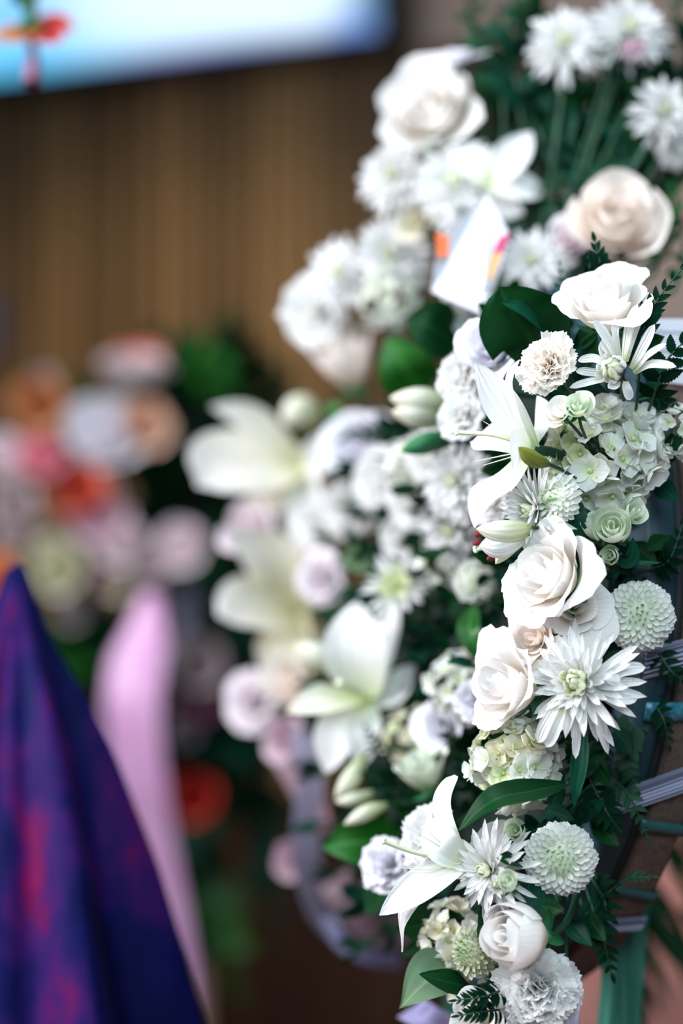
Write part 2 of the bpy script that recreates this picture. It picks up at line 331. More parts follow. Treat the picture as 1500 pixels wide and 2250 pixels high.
fl = part('floor', MB().grid([[(-5, -2, 0), (6, -2, 0)], [(-5, 9, 0), (6, 9, 0)]]).mesh('floor', M['floor'], False), None); tag(fl, kind='structure')
wb = MB().box((-4.2, -0.12, 0), (3.6, 0.0, 3.6), WM).mesh('wall_back', M['plaster'], False); wall = part('wall_back', wb, None); tag(wall, kind='structure')
s0, s1 = wall_s(-190), wall_s(1212)
zt = wall_z(950, 114)
bk = part('slat_backing', MB().box((s0, 0.0, 0.62), (s1, 0.012, zt), WM).mesh('slat_backing', M['slatback'], False), wall)
pitch = 0.052; slat_me = MB().box((-0.017, 0.010, 0.62), (0.017, 0.040, zt)).mesh('slat', M['slat'], False)
n = int((s1 - s0) / pitch)
for i in range(n):
    o = part('slat', slat_me, wall); o.matrix_local = WM @ Matrix.Translation((s0 + (i + .5) * pitch, random.Random(i).uniform(-.004, .006), 0))
    box_bevel(o, 0.004, 2)
# upright boards, their dark brown standing in for the unlit lower wall, and the dusty pink dado beside it
dado = part('trim_1', MB().box((s0, 0.0, 0.0), (s1, 0.03, 0.62), WM).box((s0, 0.0, 0.60), (s1, 0.075, 0.645), WM).mesh('trim_1', M['unlit_wood'], False), None); tag(dado, kind='structure')
bme = MB().box((-0.058, 0.028, 0.02), (0.058, 0.05, 0.60)).mesh('plank', M['unlit_wood'], False)
for i in range(int((s1 - s0) / 0.124)):
    o = part('plank', bme, dado); o.matrix_local = WM @ Matrix.Translation((s0 + (i + .5) * 0.124, 0, 0)); box_bevel(o, 0.005, 2)
rd = part('trim_2', MB().box((s1 + 0.02, 0.0, 0.0), (3.6, 0.025, 0.95), WM).box((s1 + 0.02, 0.0, 0.95), (3.6, 0.045, 1.0), WM).mesh('trim_2', M['rosewall'], False), None); tag(rd, kind='structure')

# ---- television: its lower edge hangs just above the slats; the screen's picture is a colour laid over its face
def screen_mat():
    m, nt, out = new_mat('screen_picture'); L = nt.links.new
    a = N(nt, 'ShaderNodeVertexColor', layer_name='picture'); e = N(nt, 'ShaderNodeEmission'); e.inputs[1].default_value = 1.25
    L(a.outputs[0], e.inputs[0]); L(e.outputs[0], out.inputs[0]); return m
M['bezel'] = plain_mat('black_bezel', (0.012, 0.012, 0.014), 0.35)
tvn = 0.16
def tv_s(px):
    k = (px - 750) / F; B = WALL_P + WN * tvn
    return (k * B.y - B.x) / (WX.x - k * WX.y)
tvL, tvR = tv_s(-420), tv_s(832)
pR = wall_pt(tvR, 0, tvn); zb = CAM_Z - (70 - 1125) / F * pR.y                       # lower edge of the lit screen
tv = empty('television', wall_pt((tvL + tvR) / 2, zb, 0.05)); tag(tv, 'large wall television showing a bright blue and white picture', 'television')
TI = Matrix.Translation(-tv.location)
def tvpart(name, mb_box, mat, bev=0.006):
    o = part(name, MB().box(*mb_box, TI @ WM).mesh(name, mat, False), tv); box_bevel(o, bev, 2); return o
tvpart('cabinet', ((tvL - 0.03, 0.045, zb - 0.028), (tvR + 0.03, tvn - 0.004, zb + 1.2)), M['bezel'])
tvpart('wall_bracket', ((tvL + .5, 0.0, zb + 0.2), (tvR - .5, 0.05, zb + 0.9)), M['bezel'])
tvpart('bottom_frame', ((tvL - 0.03, tvn - 0.006, zb - 0.03), (tvR + 0.03, tvn + 0.012, zb)), M['bezel'])
tvpart('side_frame', ((tvR, tvn - 0.006, zb), (tvR + 0.03, tvn + 0.012, zb + 1.2)), M['bezel'])
gx, gz = 90, 60; V = np.zeros((gz, gx, 3)); C = []
def scr_col(px, py):
    """the picture: pale sky, cyan low down, deep blue along the lower edge"""
    yb = 185 - 0.12 * px; h = yb - py                                              # height above the lower edge, in picture units
    c = np.array([0.72, 0.88, 1.0])
    def mix(c, col, w): return c * (1 - w) + np.array(col) * w
    g = lambda x, s: math.exp(-(x / s) ** 2)
    c = mix(c, (0.12, 0.52, 1.0), 0.85 * g(px - 10, 150) * (1 if h < 200 else .6))
    c = mix(c, (0.12, 0.62, 1.0), 0.95 * g(h - 20, 60) * g(px - 40, 280))
    c = mix(c, (0.03, 0.10, 0.62), 0.95 * g(h - 8, 26) * g(px - 480, 300))
    c = mix(c, (0.45, 0.35, 0.85), 0.55 * g(h - 12, 14) * g(px - 380, 90))
    c = mix(c, (0.02, 0.14, 0.26), 0.97 * g(px - 812, 46) * g(py - 10, 80))
    c = mix(c, (0.10, 0.25, 0.85), 0.8 * g(px - 770, 60) * g(h - 20, 45))
    return c
for j in range(gz):
    for i in range(gx):
        s = tvL + (tvR - tvL) * i / (gx - 1); z = zb + 0.36 * (j / (gz - 1)) if j < gz - 1 else zb + 1.2
        w = wall_pt(s, z, tvn); V[j, i] = tuple(w - tv.location); C.append((*scr_col(750 + w.x / w.y * F, 1125 - (w.z - CAM_Z) / w.y * F), 1))
sme = MB().grid(V).mesh('screen', screen_mat()); ca = sme.color_attributes.new('picture', 'FLOAT_COLOR', 'POINT'); ca.data.foreach_set('color', np.array(C).ravel())
part('screen', sme, tv)

# ---- small dark box on the slats
M['greybox'] = plain_mat('dark_blue_grey_plastic', (0.10, 0.11, 0.20), 0.5)
sb = wall_s(4); bz0, bz1 = wall_z(4, 785), wall_z(4, 655)
wbx = empty('wall_speaker', wall_pt(sb, bz0, 0.04)); tag(wbx, 'small dark blue grey box fixed on the brown slats below the television', 'speaker'); TB = Matrix.Translation(-wbx.location) @ WM
box_bevel(part('case', MB().box((sb - .07, 0.036, bz0), (sb + .05, 0.12, bz1), TB).mesh('case', M['greybox'], False), wbx), 0.008, 3)
part('grille', MB().box((sb - .06, 0.12, bz0 + .012), (sb + .04, 0.124, bz1 - .012), TB).mesh('grille', plain_mat('grille_cloth', (0.06, 0.065, 0.12), 0.9, (0.08, 0.085, 0.15), 400), False), wbx)

# ------------------------------------------------------------------ oval base of the white spray, on its easel
BU = Vector((-0.30, 0.954, 0)).normalized(); LEAN = 0.125
BV = Vector((LEAN * 0.954, LEAN * 0.30, 1)).normalized(); BN = BV.cross(BU).normalized()
if BN.x > 0: BN = -BN
BC = Vector((0.172, 1.937, 1.20)); RA, RB = 0.29, 0.28
def bpt(u, v, n): return BC + BU * u + BV * v + BN * n
def on_base(p, n=0.05, k=0.86):
    d = p - BC; u, v = d.dot(BU), d.dot(BV); e = math.sqrt((u / RA) ** 2 + (v / RB) ** 2)
    if e > k: u *= k / e; v *= k / e
    return bpt(u, v, n)
def oval_slab(ra, rb, n0, n1, bev, seg=96, origin=BC):
    rings = []
    for sc_, nn in ((0, n0), (1 - bev / ra, n0), (1 - bev * .3 / ra, n0 + bev * .3), (1, n0 + bev), (1, n1 - bev), (1 - bev * .3 / ra, n1 - bev * .3), (1 - bev / ra, n1), (0, n1)):
        rings.append([tuple(bpt(ra * max(sc_, .01) * math.cos(2 * PI * i / seg), rb * max(sc_, .01) * math.sin(2 * PI * i / seg), nn) - origin) for i in range(seg)])
    return MB().grid(rings, True)
def burlap_mat():
    m, nt, out = new_mat('brown_burlap'); L = nt.links.new
    tc = N(nt, 'ShaderNodeTexCoord'); sp = N(nt, 'ShaderNodeSeparateXYZ'); L(tc.outputs['Object'], sp.inputs[0])
    def wave(a, f):
        mm = N(nt, 'ShaderNodeMath', operation='MULTIPLY'); L(a, mm.inputs[0]); mm.inputs[1].default_value = f
        s = N(nt, 'ShaderNodeMath', operation='SINE'); L(mm.outputs[0], s.inputs[0]); return s.outputs[0]
    ax = N(nt, 'ShaderNodeMath', operation='MULTIPLY_ADD'); L(sp.outputs[1], ax.inputs[0]); ax.inputs[1].default_value = -0.3; L(sp.outputs[0], ax.inputs[2])
    w1, w2 = wave(ax.outputs[0], 4200), wave(sp.outputs[2], 3600)
    mu = N(nt, 'ShaderNodeMath', operation='MULTIPLY'); L(w1, mu.inputs[0]); L(w2, mu.inputs[1])
    nz = N(nt, 'ShaderNodeTexNoise'); nz.inputs['Scale'].default_value = 300; L(tc.outputs['Object'], nz.inputs['Vector'])
    sm_ = N(nt, 'ShaderNodeMath', operation='MULTIPLY_ADD'); L(mu.outputs[0], sm_.inputs[0]); sm_.inputs[1].default_value = 0.35; L(nz.outputs[0], sm_.inputs[2])
    r = ramp(nt, [(0.2, (0.045, 0.028, 0.022)), (0.75, (0.16, 0.105, 0.085))]); L(sm_.outputs[0], r.inputs[0])
    bp = N(nt, 'ShaderNodeBump'); bp.inputs['Strength'].default_value = 0.8; bp.inputs['Distance'].default_value = 0.0006; L(mu.outputs[0], bp.inputs['Height'])
    p = N(nt, 'ShaderNodeBsdfPrincipled'); p.inputs['Roughness'].default_value = 0.95; L(r.outputs[0], p.inputs['Base Color']); L(bp.outputs[0], p.inputs['Normal']); L(p.outputs[0], out.inputs[0])
    return m
M['burlap'] = burlap_mat()
M['tray'] = plain_mat('dark_teal_foam', (0.005, 0.028, 0.042), 0.6, (0.009, 0.042, 0.058), 50, 0.2)
M['strap'] = plain_mat('teal_strap', (0.010, 0.065, 0.075), 0.4, (0.02, 0.09, 0.10), 30)
M['silver'] = plain_mat('silver_lilac_ribbon', (0.17, 0.18, 0.28), 0.35, (0.24, 0.25, 0.36), 120)
def stripe(m, lines):
    nt = m.node_tree; p = next(n for n in nt.nodes if n.type == 'BSDF_PRINCIPLED'); L = nt.links.new
    uv = N(nt, 'ShaderNodeUVMap'); sx = N(nt, 'ShaderNodeSeparateXYZ'); L(uv.outputs[0], sx.inputs[0])
    a = N(nt, 'ShaderNodeMath', operation='MULTIPLY'); L(sx.outputs[0], a.inputs[0]); a.inputs[1].default_value = lines * 2 * PI
    b = N(nt, 'ShaderNodeMath', operation='SINE'); L(a.outputs[0], b.inputs[0])
    r = ramp(nt, [(0.25, (0.055, 0.065, 0.12)), (0.75, (0.40, 0.39, 0.54))]); c = N(nt, 'ShaderNodeMapRange'); c.inputs[1].default_value = -1; L(b.outputs[0], c.inputs[0]); L(c.outputs[0], r.inputs[0]); L(r.outputs[0], p.inputs['Base Color'])
stripe(M['silver'], 6)
M['black'] = plain_mat('matt_black', (0.006, 0.008, 0.010), 0.7)
base = empty('wreath_base', bpt(0, -RB, 0)); tag(base, 'brown burlap covered oval base carrying the white flowers on the green easel', 'flower base')
BO = base.location
part('burlap_board', oval_slab(RA, RB, -0.002, 0.026, 0.004, origin=BO).mesh('burlap_board', M['burlap']), base)
part('dark_gap_fill', oval_slab(RA - .006, RB - .006, 0.026, 0.033, 0.002, origin=BO).mesh('dark_gap_fill', M['black']), base)  # black slab standing in for the dark gap between board and tray
part('foam_tray', oval_slab(RA - .001, RB - .002, 0.033, 0.056, 0.006, origin=BO).mesh('foam_tray', M['tray']), base)
part('foam_dome', oval_slab(RA - .035, RB - .035, 0.056, 0.085, 0.02, origin=BO).mesh('foam_dome', M['foam']), base)
def band(px, py, halfw, slant, n0, n1, mat, name, ribs=0):
    """strip laid across the rim of the base where the photo shows it"""
    best = min((abs((at(px, py, 1.7).z) - bpt(RA * math.cos(a), RB * math.sin(a), .013).z), a) for a in np.linspace(PI, 1.5 * PI, 600))[1]
    nn = np.linspace(n0, n1, 9); m = 2 * ribs + 1 if ribs else 3; rows = []
    for nv_ in nn:
        row = []
        for i in range(m):
            f = (i / (m - 1) * 2 - 1); z_off = f * halfw + slant * (nv_ - (n0 + n1) / 2); a = best - z_off / math.hypot(RA * math.sin(best), RB * math.cos(best))
            k = 1 + (0.0016 + (0.0020 * (i % 2) if ribs else 0)) / RA
            row.append(tuple(bpt(RA * k * math.cos(a), RB * k * math.sin(a), nv_) - BO))
        rows.append(row)
    me = MB().grid(rows).mesh(name, mat, not ribs); o = part(name, me, base)
    sd = o.modifiers.new('thickness', 'SOLIDIFY'); sd.thickness = 0.0009; sd.offset = 1
    return o
band(1452, 1722, 0.0098, -0.50, -0.004, 0.056, M['silver'], 'ribbed_ribbon', 7)
band(1370, 2041, 0.0062, -0.25, -0.004, 0.027, M['silver'], 'ribbed_ribbon', 7)
band(1462, 1809, 0.0045, 0.05, -0.004, 0.032, M['strap'], 'strap')
band(1405, 1966, 0.0045, 0.15, -0.004, 0.032, M['strap'], 'strap')
band(1480, 1555, 0.0065, -0.10, -0.004, 0.050, plain_mat('cyan_film', (0.012, 0.09, 0.13), 0.2, (0.05, 0.20, 0.26), 300, 0.4), 'film_strip')
band(1488, 1275, 0.010, -0.35, -0.004, 0.056, M['silver'], 'ribbed_ribbon', 7)

M['green_wood'] = plain_mat('green_stained_wood', (0.010, 0.085, 0.060), 0.55, (0.035, 0.17, 0.115), 9, 0.15, (26, 26, 1.2))
ez = empty('wooden_easel', (BC.x - .14, BC.y - .03, 0)); tag(ez, 'green stained wooden easel standing behind the burlap base', 'easel'); EO = ez.location
def beam(p, q, wx, wy, mat, name, parent, O, hint=BU):
    T = (q - p).normalized(); X = (hint - T * hint.dot(T)).normalized(); Y = T.cross(X)
    Mx = Matrix(((X.x, Y.x, T.x, p.x - O.x), (X.y, Y.y, T.y, p.y - O.y), (X.z, Y.z, T.z, p.z - O.z), (0, 0, 0, 1)))
    return box_bevel(part(name, MB().box((-wx / 2, -wy / 2, 0), (wx / 2, wy / 2, (q - p).length), Mx).mesh(name, mat, False), parent), 0.002, 2)
vz = -BC.z / BV.z + 0.006
for ub, ut in ((-0.217, -0.138), (0.19, 0.13)):
    beam(bpt(ub, vz, -0.016), bpt(ut, 0.15, -0.016), 0.020, 0.027, M['green_wood'], 'leg', ez, EO)
beam(bpt(0.05, 0.22, -0.03), Vector((BC.x + .16, BC.y + .50, 0.005)), 0.022, 0.022, M['green_wood'], 'rear_leg', ez, EO)
beam(bpt(-0.19, -0.72, -0.016), bpt(0.17, -0.72, -0.016), 0.02, 0.02, M['green_wood'], 'crossbar', ez, EO, BV)
for uu in (-0.16, 0.155):
    beam(bpt(uu, -RB * .83, -0.03), bpt(uu, -RB * .83, 0.004), 0.010, 0.010, M['green_wood'], 'peg', ez, EO)

# ------------------------------------------------------------------ flowers
def stem_to(root, target, rad=0.0022, mat='stem', name='stem', lead=0.035):
    """stem from the back of a bloom, bending into the point target"""
    M_ = root.matrix_basis; inv = M_.inverted(); p0 = Vector((0, 0, -0.001)); p3 = inv @ target
    d = min(lead, p3.length * 0.4); p1 = Vector((0, 0, -d)); p2 = p3 + (p1 - p3) * 0.35
    pts = [p0 * (1 - t) ** 3 + p1 * 3 * t * (1 - t) ** 2 + p2 * 3 * t * t * (1 - t) + p3 * t ** 3 for t in np.linspace(0, 1, 9)]
    return part(name, MB().tube(pts, rad, 6).mesh(name, M[mat]), root)
def bloom_root(name, px, py, d, face, roll, label, cat='flower', group=None, back=0.0):
    f = cdir(*face); o = empty(name, at(px, py, d) - f * back, face_quat(f, roll)); tag(o, label, cat, group); return o
def put(name, me, root, az, tilt=0.0, sc=1.0, loc=(0, 0, 0)):
    o = part(name, me, root); o.rotation_mode = 'QUATERNION'
    o.rotation_quaternion = Quaternion((0, 0, 1), az) @ Quaternion((0, 1, 0), tilt); o.scale = (sc, sc, sc); o.location = loc
    return o
GA = PI * (3 - math.sqrt(5))
def lerp(a, b, f): return a + (b - a) * f

_cache = {}
def cached(key, fn):
    if key not in _cache: _cache[key] = fn()
    return _cache[key]

def tgt(root, target): return on_base(root.location) if target is None else target

def pom(px, py, d, size, face, label, seed=0, mats=('pom', 'pom_heart'), n=150, target=None, fine=True, roll=0.0, group=None, heart=0.16):
    """button chrysanthemum: spoon florets packed on a dome"""
    R = size * d / F / 2; rng = random.Random(seed); root = bloom_root('button_chrysanthemum', px, py, d, face, roll, label, 'flower', group, R * 0.35)
    vs = [cached(('pomp', mats[0], k), lambda k=k: mesh1('floret', ray_petal(1, 0.80, lambda t, k=k: 0.50 - 1.0 * t + k * 0.12, 5, 6, 1.3, 0.66, 0.55, 0.38), M[mats[0]])) for k in range(3)]
    hs = [cached(('pomh', mats[1], k), lambda k=k: mesh1('floret', ray_petal(1, 0.60, lambda t, k=k: 0.1 - 1.3 * t, 5, 6, 1.3, 0.6, 0.6, 0.5), M[mats[1]])) for k in range(2)]
    stuff = MB()
    for i in range(n):
        f = (i + .5) / n; th = math.acos(1 - 1.42 * f); az = i * GA
        ln = R * lerp(0.18, 0.46, f ** 0.5) * rng.uniform(.9, 1.1)
        rr = R * 0.72; loc = Vector((math.sin(th) * rr, 0, math.cos(th) * rr * 0.62 + R * 0.1)); q = Quaternion((0, 0, 1), az)
        me = hs[i % 2] if f < heart else vs[i % 3]
        if fine: put('floret', me, root, az + rng.uniform(-.1, .1), th * 1.10 + 0.12 + rng.uniform(-.1, .1), ln, q @ loc)
        else:
            co = np.array([v.co for v in me.vertices]); Mx = Matrix.Translation(q @ loc) @ (Quaternion((0, 0, 1), az) @ Quaternion((0, 1, 0), th)).to_matrix().to_4x4() @ Matrix.Scale(ln, 4)
            A = np.array(Mx); stuff.grid((co @ A[:3, :3].T + A[:3, 3]).reshape(6, 5, 3), mi=1 if f < heart else 0)
    if not fine: part('florets', stuff.mesh('florets', [M[mats[0]], M[mats[1]]]), root)
    part('receptacle', MB().grid([[(R * .66 * math.sin(a) * math.cos(b), R * .66 * math.sin(a) * math.sin(b), R * .12 + R * .44 * math.cos(a)) for b in np.linspace(0, 2 * PI, 14)] for a in np.linspace(0.02, 2.6, 8)]).mesh('receptacle', M[mats[0]]), root)
    stem_to(root, tgt(root, target)); return root

def mum(px, py, d, size, face, label, seed=0, rings=None, roll=0.0, target=None, fine=True, mat='mum', wid=0.17, extra=(), group=None, name='chrysanthemum', heart=True, sector=None):
    """chrysanthemum: rings of ray petals = (count, length, start angle, end angle)"""
    R = size * d / F / 2; rng = random.Random(seed); root = bloom_root(name, px, py, d, face, roll, label, 'flower', group)
    rings = rings or [(10, .34, .75, -1.2), (12, .42, .9, -.5), (18, .60, .85, .7), (20, .80, .95, 1.1), (22, .95, 1.15, 1.5), (18, 1.0, 1.4, 1.95)]
    st = MB()
    for ri, (cnt, ln, a0, a1) in enumerate(rings):
        hm = heart and ri < 2; mm = 'mum_heart' if hm else mat
        vs = [cached((name, mm, round(wid, 3), ri, len(rings), k, a0, a1, ln), lambda k=k: mesh1('petal', ray_petal(1, wid / ln * (1.25 if hm else 1) * rng.uniform(.9, 1.12), lambda t, k=k: lerp(a0, a1, t ** 1.2) + (k - 1) * .1 * t, 5, 9, 0.9 if not hm else 1.2, 0.66, 0.42, 0.5, twist=(k - 1) * .25), M[mm])) for k in range(3)]
        for i in range(cnt):
            az = 2 * PI * (i + .5 * (ri % 2)) / cnt + rng.uniform(-.13, .13) + ri * .37
            if sector and not hm and abs(((az - sector[0] + PI) % (2 * PI)) - PI) > sector[1]: continue
            s = R * ln * rng.uniform(.86, 1.08); ti = rng.uniform(-.12, .12)
            if fine: put('petal', vs[i % 3], root, az, ti, s, (0, 0, -R * .05 * ri))
            else:
                me = vs[i % 3]; co = np.array([v.co for v in me.vertices]); A = np.array((Quaternion((0, 0, 1), az) @ Quaternion((0, 1, 0), ti)).to_matrix()) * s
                P = co @ A.T; P[:, 2] -= R * .05 * ri; st.grid(P.reshape(9, 5, 3), mi=1 if hm else 0)
    if not fine: part('petals', st.mesh('petals', [M[mat], M['mum_heart']]), root)
    inv = root.matrix_basis.inverted()
    for (P, wpx, hint) in extra:
        pts = [inv @ at(p[0], p[1], d + (p[2] if len(p) > 2 else 0)) for p in P]; hh = inv.to_3x3() @ cdir(*hint)
        part('petal', mesh1('petal', path_blade(pts, wpx * d / F, hh, 7, 13, 0.7, 0.7, 0.45, 0.5), M[mat]), root)
    part('calyx', MB().grid([[(R * .13 * s * math.cos(b), R * .13 * s * math.sin(b), z * R) for b in np.linspace(0, 2 * PI, 12)] for s, z in ((.3, -.40), (.9, -.36), (1.15, -.30), (.9, -.16), (.1, -.10))]).mesh('calyx', M['sepal']), root)
    stem_to(root, tgt(root, target), 0.0028); return root

def rose(px, py, d, size, face, label, seed=0, n=14, h=0.9, flare=0.9, ruf=0.05, fringe=0.0, mat='rose', roll=0.0, target=None, fine=True, sepals=True, name='rose', open_=1.0, group=None, bud=0.0, inner=0.12):
    R = size * d / F / 2 / (1 + 0.35 * flare); Hh = 2 * R * h; rng = random.Random(seed); root = bloom_root(name, px, py, d, face, roll, label, 'flower', group, Hh * .55)
    st = MB()
    for k in range(n):
        f = k / max(1, n - 1); az = k * GA + rng.uniform(-.2, .2)
        V = wrap_petal(az, R * (inner + (1 - inner) * f ** (0.9 / open_)), Hh * lerp(1.0, 0.92 - .12 * flare, f) * rng.uniform(.95, 1.05), lerp(1.7, 1.0 if bud == 0 else 1.25, f), flare * f ** 1.4, rng,
                       21 if fine else 9, 12 if fine else 7, ruf * (0.4 + f), 0.24, fringe, curl=0.10 * f * flare, pinch=bud * (1 - .4 * f))
        if fine: part('petal', mesh1('petal', V, M[mat]), root)
        else: st.grid(V)
    if not fine: part('petals', st.mesh('petals', M[mat]), root)
    if sepals:
        sp = cached(('sepal', 0), lambda: mesh1('sepal', ray_petal(1, 0.34, lambda t: lerp(1.9, 0.5, t), 5, 8, 0.8, .35, .6, 1.0), M['sepal']))
        for i in range(5): put('sepal', sp, root, i * 2 * PI / 5 + .4, rng.uniform(-.1, .3), R * 1.1, (0, 0, -R * .02))
    part('receptacle', MB().grid([[(R * s * math.cos(b), R * s * math.sin(b), z * R) for b in np.linspace(0, 2 * PI, 12)] for s, z in ((.06, -.35), (.2, -.25), (.26, -.08), (.2, .05), (.02, .1))]).mesh('receptacle', M['sepal']), root)
    stem_to(root, tgt(root, target), min(0.0026, R * .11)); return root

def carnation(px, py, d, size, face, label, seed=0, n=34, mat='carn', roll=0.0, target=None, fine=True, group=None, squash=1.0):
    R = size * d / F / 2; rng = random.Random(seed); root = bloom_root('carnation', px, py, d, face, roll, label, 'flower', group, R * .35); st = MB()
    for k in range(n):
        f = (k + .5) / n; a1 = lerp(0.05, 1.75, f ** .8); a0 = lerp(.05, .55, f)
        V = fan_petal(R * lerp(.85, 1.08, f) * rng.uniform(.9, 1.08), R * lerp(.8, 1.15, f), lambda t: lerp(a0, a1, min(1, t) ** 1.3), 23 if fine else 11, 8 if fine else 5, lerp(.10, .06, f), rng.uniform(1.4, 2.6), rng.uniform(0, 6), 0.06, 6, 0.25, rng)
        me = mesh1('petal', V, M[mat]) if fine else None
        if fine: put('petal', me, root, k * GA + rng.uniform(-.3, .3), rng.uniform(-.12, .12), 1, (0, 0, -R * .1))
        else:
            A = np.array(Quaternion((0, 0, 1), k * GA).to_matrix()); st.grid(V @ A.T)
    if not fine: part('petals', st.mesh('petals', M[mat]), root)
    part('calyx', MB().grid([[(R * s * math.cos(b), R * s * math.sin(b), z * R) for b in np.linspace(0, 2 * PI, 12)] for s, z in ((.08, -.75), (.16, -.7), (.2, -.3), (.26, .0), (.1, .02))]).mesh('calyx', M['sepal']), root)
    stem_to(root, tgt(root, target), 0.0025); return root

def hydrangea(px, py, d, size, face, label, seed=0, n=36, fl=0.30, mats=('hyd',), roll=0.0, target=None, squash=(1, 1), spread=1.25, fine=True, group=None, pick=None):
    """mophead: four-petalled florets on a dome"""
    R = size * d / F / 2; rng = random.Random(seed); root = bloom_root('hydrangea_head', px, py, d, face, roll, label, 'flower', group, R * .45)
    st = MB(); order = list(mats)
    def pet(m, k): return cached(('hydp', m, k), lambda: mesh1('petal', ray_petal(1, 1.12, lambda t: lerp(1.15, .95 + .3 * k, t), 7, 7, 0.85, 0.62, 0.30, 0.42, ruf=.04, rf=1.5, ph=k * 2), M[m]))
    eye = cached('hydeye', lambda: MB().grid([[(.12 * math.sin(a) * math.cos(b), .12 * math.sin(a) * math.sin(b), .14 + .10 * math.cos(a)) for b in np.linspace(0, 2 * PI, 8)] for a in np.linspace(0.05, 2.2, 5)]).mesh('eye', M['mum_heart']))
    for i in range(n):
        f = (i + .5) / n; th = math.acos(1 - spread * f) + rng.uniform(-.08, .08); az = i * GA + rng.uniform(-.15, .15)
        rr = R * ((0.80 if i % 3 else 0.62) + rng.uniform(-.08, .08)); loc = Vector((math.sin(th) * math.cos(az) * rr * squash[0], math.sin(th) * math.sin(az) * rr * squash[1], math.cos(th) * rr * .72))
        nrm = Vector((loc.x, loc.y, loc.z + R * .15)).normalized() + Vector((rng.uniform(-.4, .4), rng.uniform(-.4, .4), rng.uniform(-.3, .3)))
        m = pick(loc / R, rng) if pick else order[i % len(order)]; s = R * fl * rng.uniform(.78, 1.15) * (0.72 if m == 'hyd_green' else 1)
        q = nrm.to_track_quat('Z', 'Y') @ Quaternion((0, 0, 1), rng.uniform(0, 6))
        if fine:
            e = part('floret', eye, root); e.rotation_mode = 'QUATERNION'; e.rotation_quaternion = q; e.location = loc; e.scale = (s, s, s)
            for c in range(4): put('petal', pet(m, c % 3), e, c * PI / 2 + rng.uniform(-.12, .12), rng.uniform(-.3, .2), rng.uniform(.88, 1.08))
        else:
            for c in range(4):
                me = pet(m, c % 3); co = np.array([v.co for v in me.vertices]); A = np.array((q @ Quaternion((0, 0, 1), c * PI / 2)).to_matrix()) * s
                st.grid((co @ A.T + np.array(loc)).reshape(7, 7, 3), mi=order.index(m) if m in order else 0)
    if not fine: part('florets', st.mesh('florets', [M[k] for k in order]), root)
    sb_ = MB(); rng2 = random.Random(seed + 5)
    for i in range(14):
        th = rng2.uniform(.2, 1.3); az = i * GA; sb_.tube([(0, 0, -R * .5), (R * .3 * math.sin(th) * math.cos(az), R * .3 * math.sin(th) * math.sin(az), -R * .1), (R * .8 * math.sin(th) * math.cos(az) * squash[0], R * .8 * math.sin(th) * math.sin(az) * squash[1], R * .6 * math.cos(th))], R * .018, 5)
    part('flower_stalks', sb_.mesh('flower_stalks', M['leaf_olive']), root)
    root_t = tgt(root, target)
    stem_to(root, root_t, 0.003, lead=R * .6); return root

def lily(cx, cy, d, label, petals, style=None, filaments=(), target=None, mat='lily', stem_dir=(0.8, 0, -.5), group=None, anthers=(), name='lily'):
    """petals = (points as pixel x, y, depth offset), width in pixels, direction the face looks, material"""
    root = empty(name, at(cx, cy, d)); tag(root, label, 'flower', group); O = root.location
    for P in petals:
        pts, wpx, hint = P[:3]; mm = P[3] if len(P) > 3 else mat; kw = P[4] if len(P) > 4 else {}
        pp = [at(p[0], p[1], d + (p[2] if len(p) > 2 else 0)) - O for p in [(cx, cy, 0)] + list(pts)]
        args = dict(nu=9, nv=17, cup=0.55, k=0.52, base=0.42, p=0.85, ruf=0.05, rf=1.3, ph=cx * .1 + wpx); args.update(kw)
        part('petal', mesh1('petal', path_blade(pp, wpx * d / F, cdir(*hint), **args), M[mm]), root)
    if style:
        pp = [at(p[0], p[1], d + (p[2] if len(p) > 2 else 0)) - O for p in [(cx, cy, 0)] + list(style)]; c = catmull(pp, 9)
        r = 5.2 * d / F
        s = part('style', MB().tube([Vector(q) for q in c], list(np.linspace(r * .75, r, 9)), 8).mesh('style', M['stem_pale']), root)
        e = Vector(c[-1]); T = Vector(c[-1] - c[-2]).normalized(); st = MB()
        for k in range(3):
            q = T.orthogonal().normalized(); q.rotate(Quaternion(T, k * 2 * PI / 3)); cc = e + q * r * .7
            st.grid([[tuple(cc + Vector((math.sin(a) * math.cos(b), math.sin(a) * math.sin(b), math.cos(a))) * r * 1.05) for b in np.linspace(0, 2 * PI, 9)] for a in np.linspace(0.01, PI - .01, 6)])
        part('stigma', st.mesh('stigma', M['stem_pale']), s)
    for fpts in filaments:
        pp = [at(p[0], p[1], d + (p[2] if len(p) > 2 else 0)) - O for p in [(cx, cy, 0)] + list(fpts)]; c = catmull(pp, 8); r = 2.4 * d / F
        part('filament', MB().tube([Vector(q) for q in c], list(np.linspace(r, r * .3, 8)), 6).mesh('filament', M['filament']), root)
    for (p, q) in anthers:
        a, b = at(p[0], p[1], d - .005) - O, at(q[0], q[1], d - .002) - O; r = 7 * d / F
        part('anther', MB().tube([a, a.lerp(b, .25), a.lerp(b, .75), b], [r * .4, r, r, r * .4], 7).mesh('anther', M['anther']), root)
    t = on_base(O) if target is None else target
    p3 = t - O; p1 = cdir(*stem_dir) * min(.04, p3.length * .4)
    pts = [p1 * 3 * s * (1 - s) ** 2 + (p3 * .65 + p1 * .35) * 3 * s * s * (1 - s) + p3 * s ** 3 for s in np.linspace(0, 1, 9)]
    part('stem', MB().tube(pts, 0.0035, 7).mesh('stem', M['stem']), root)
    return root

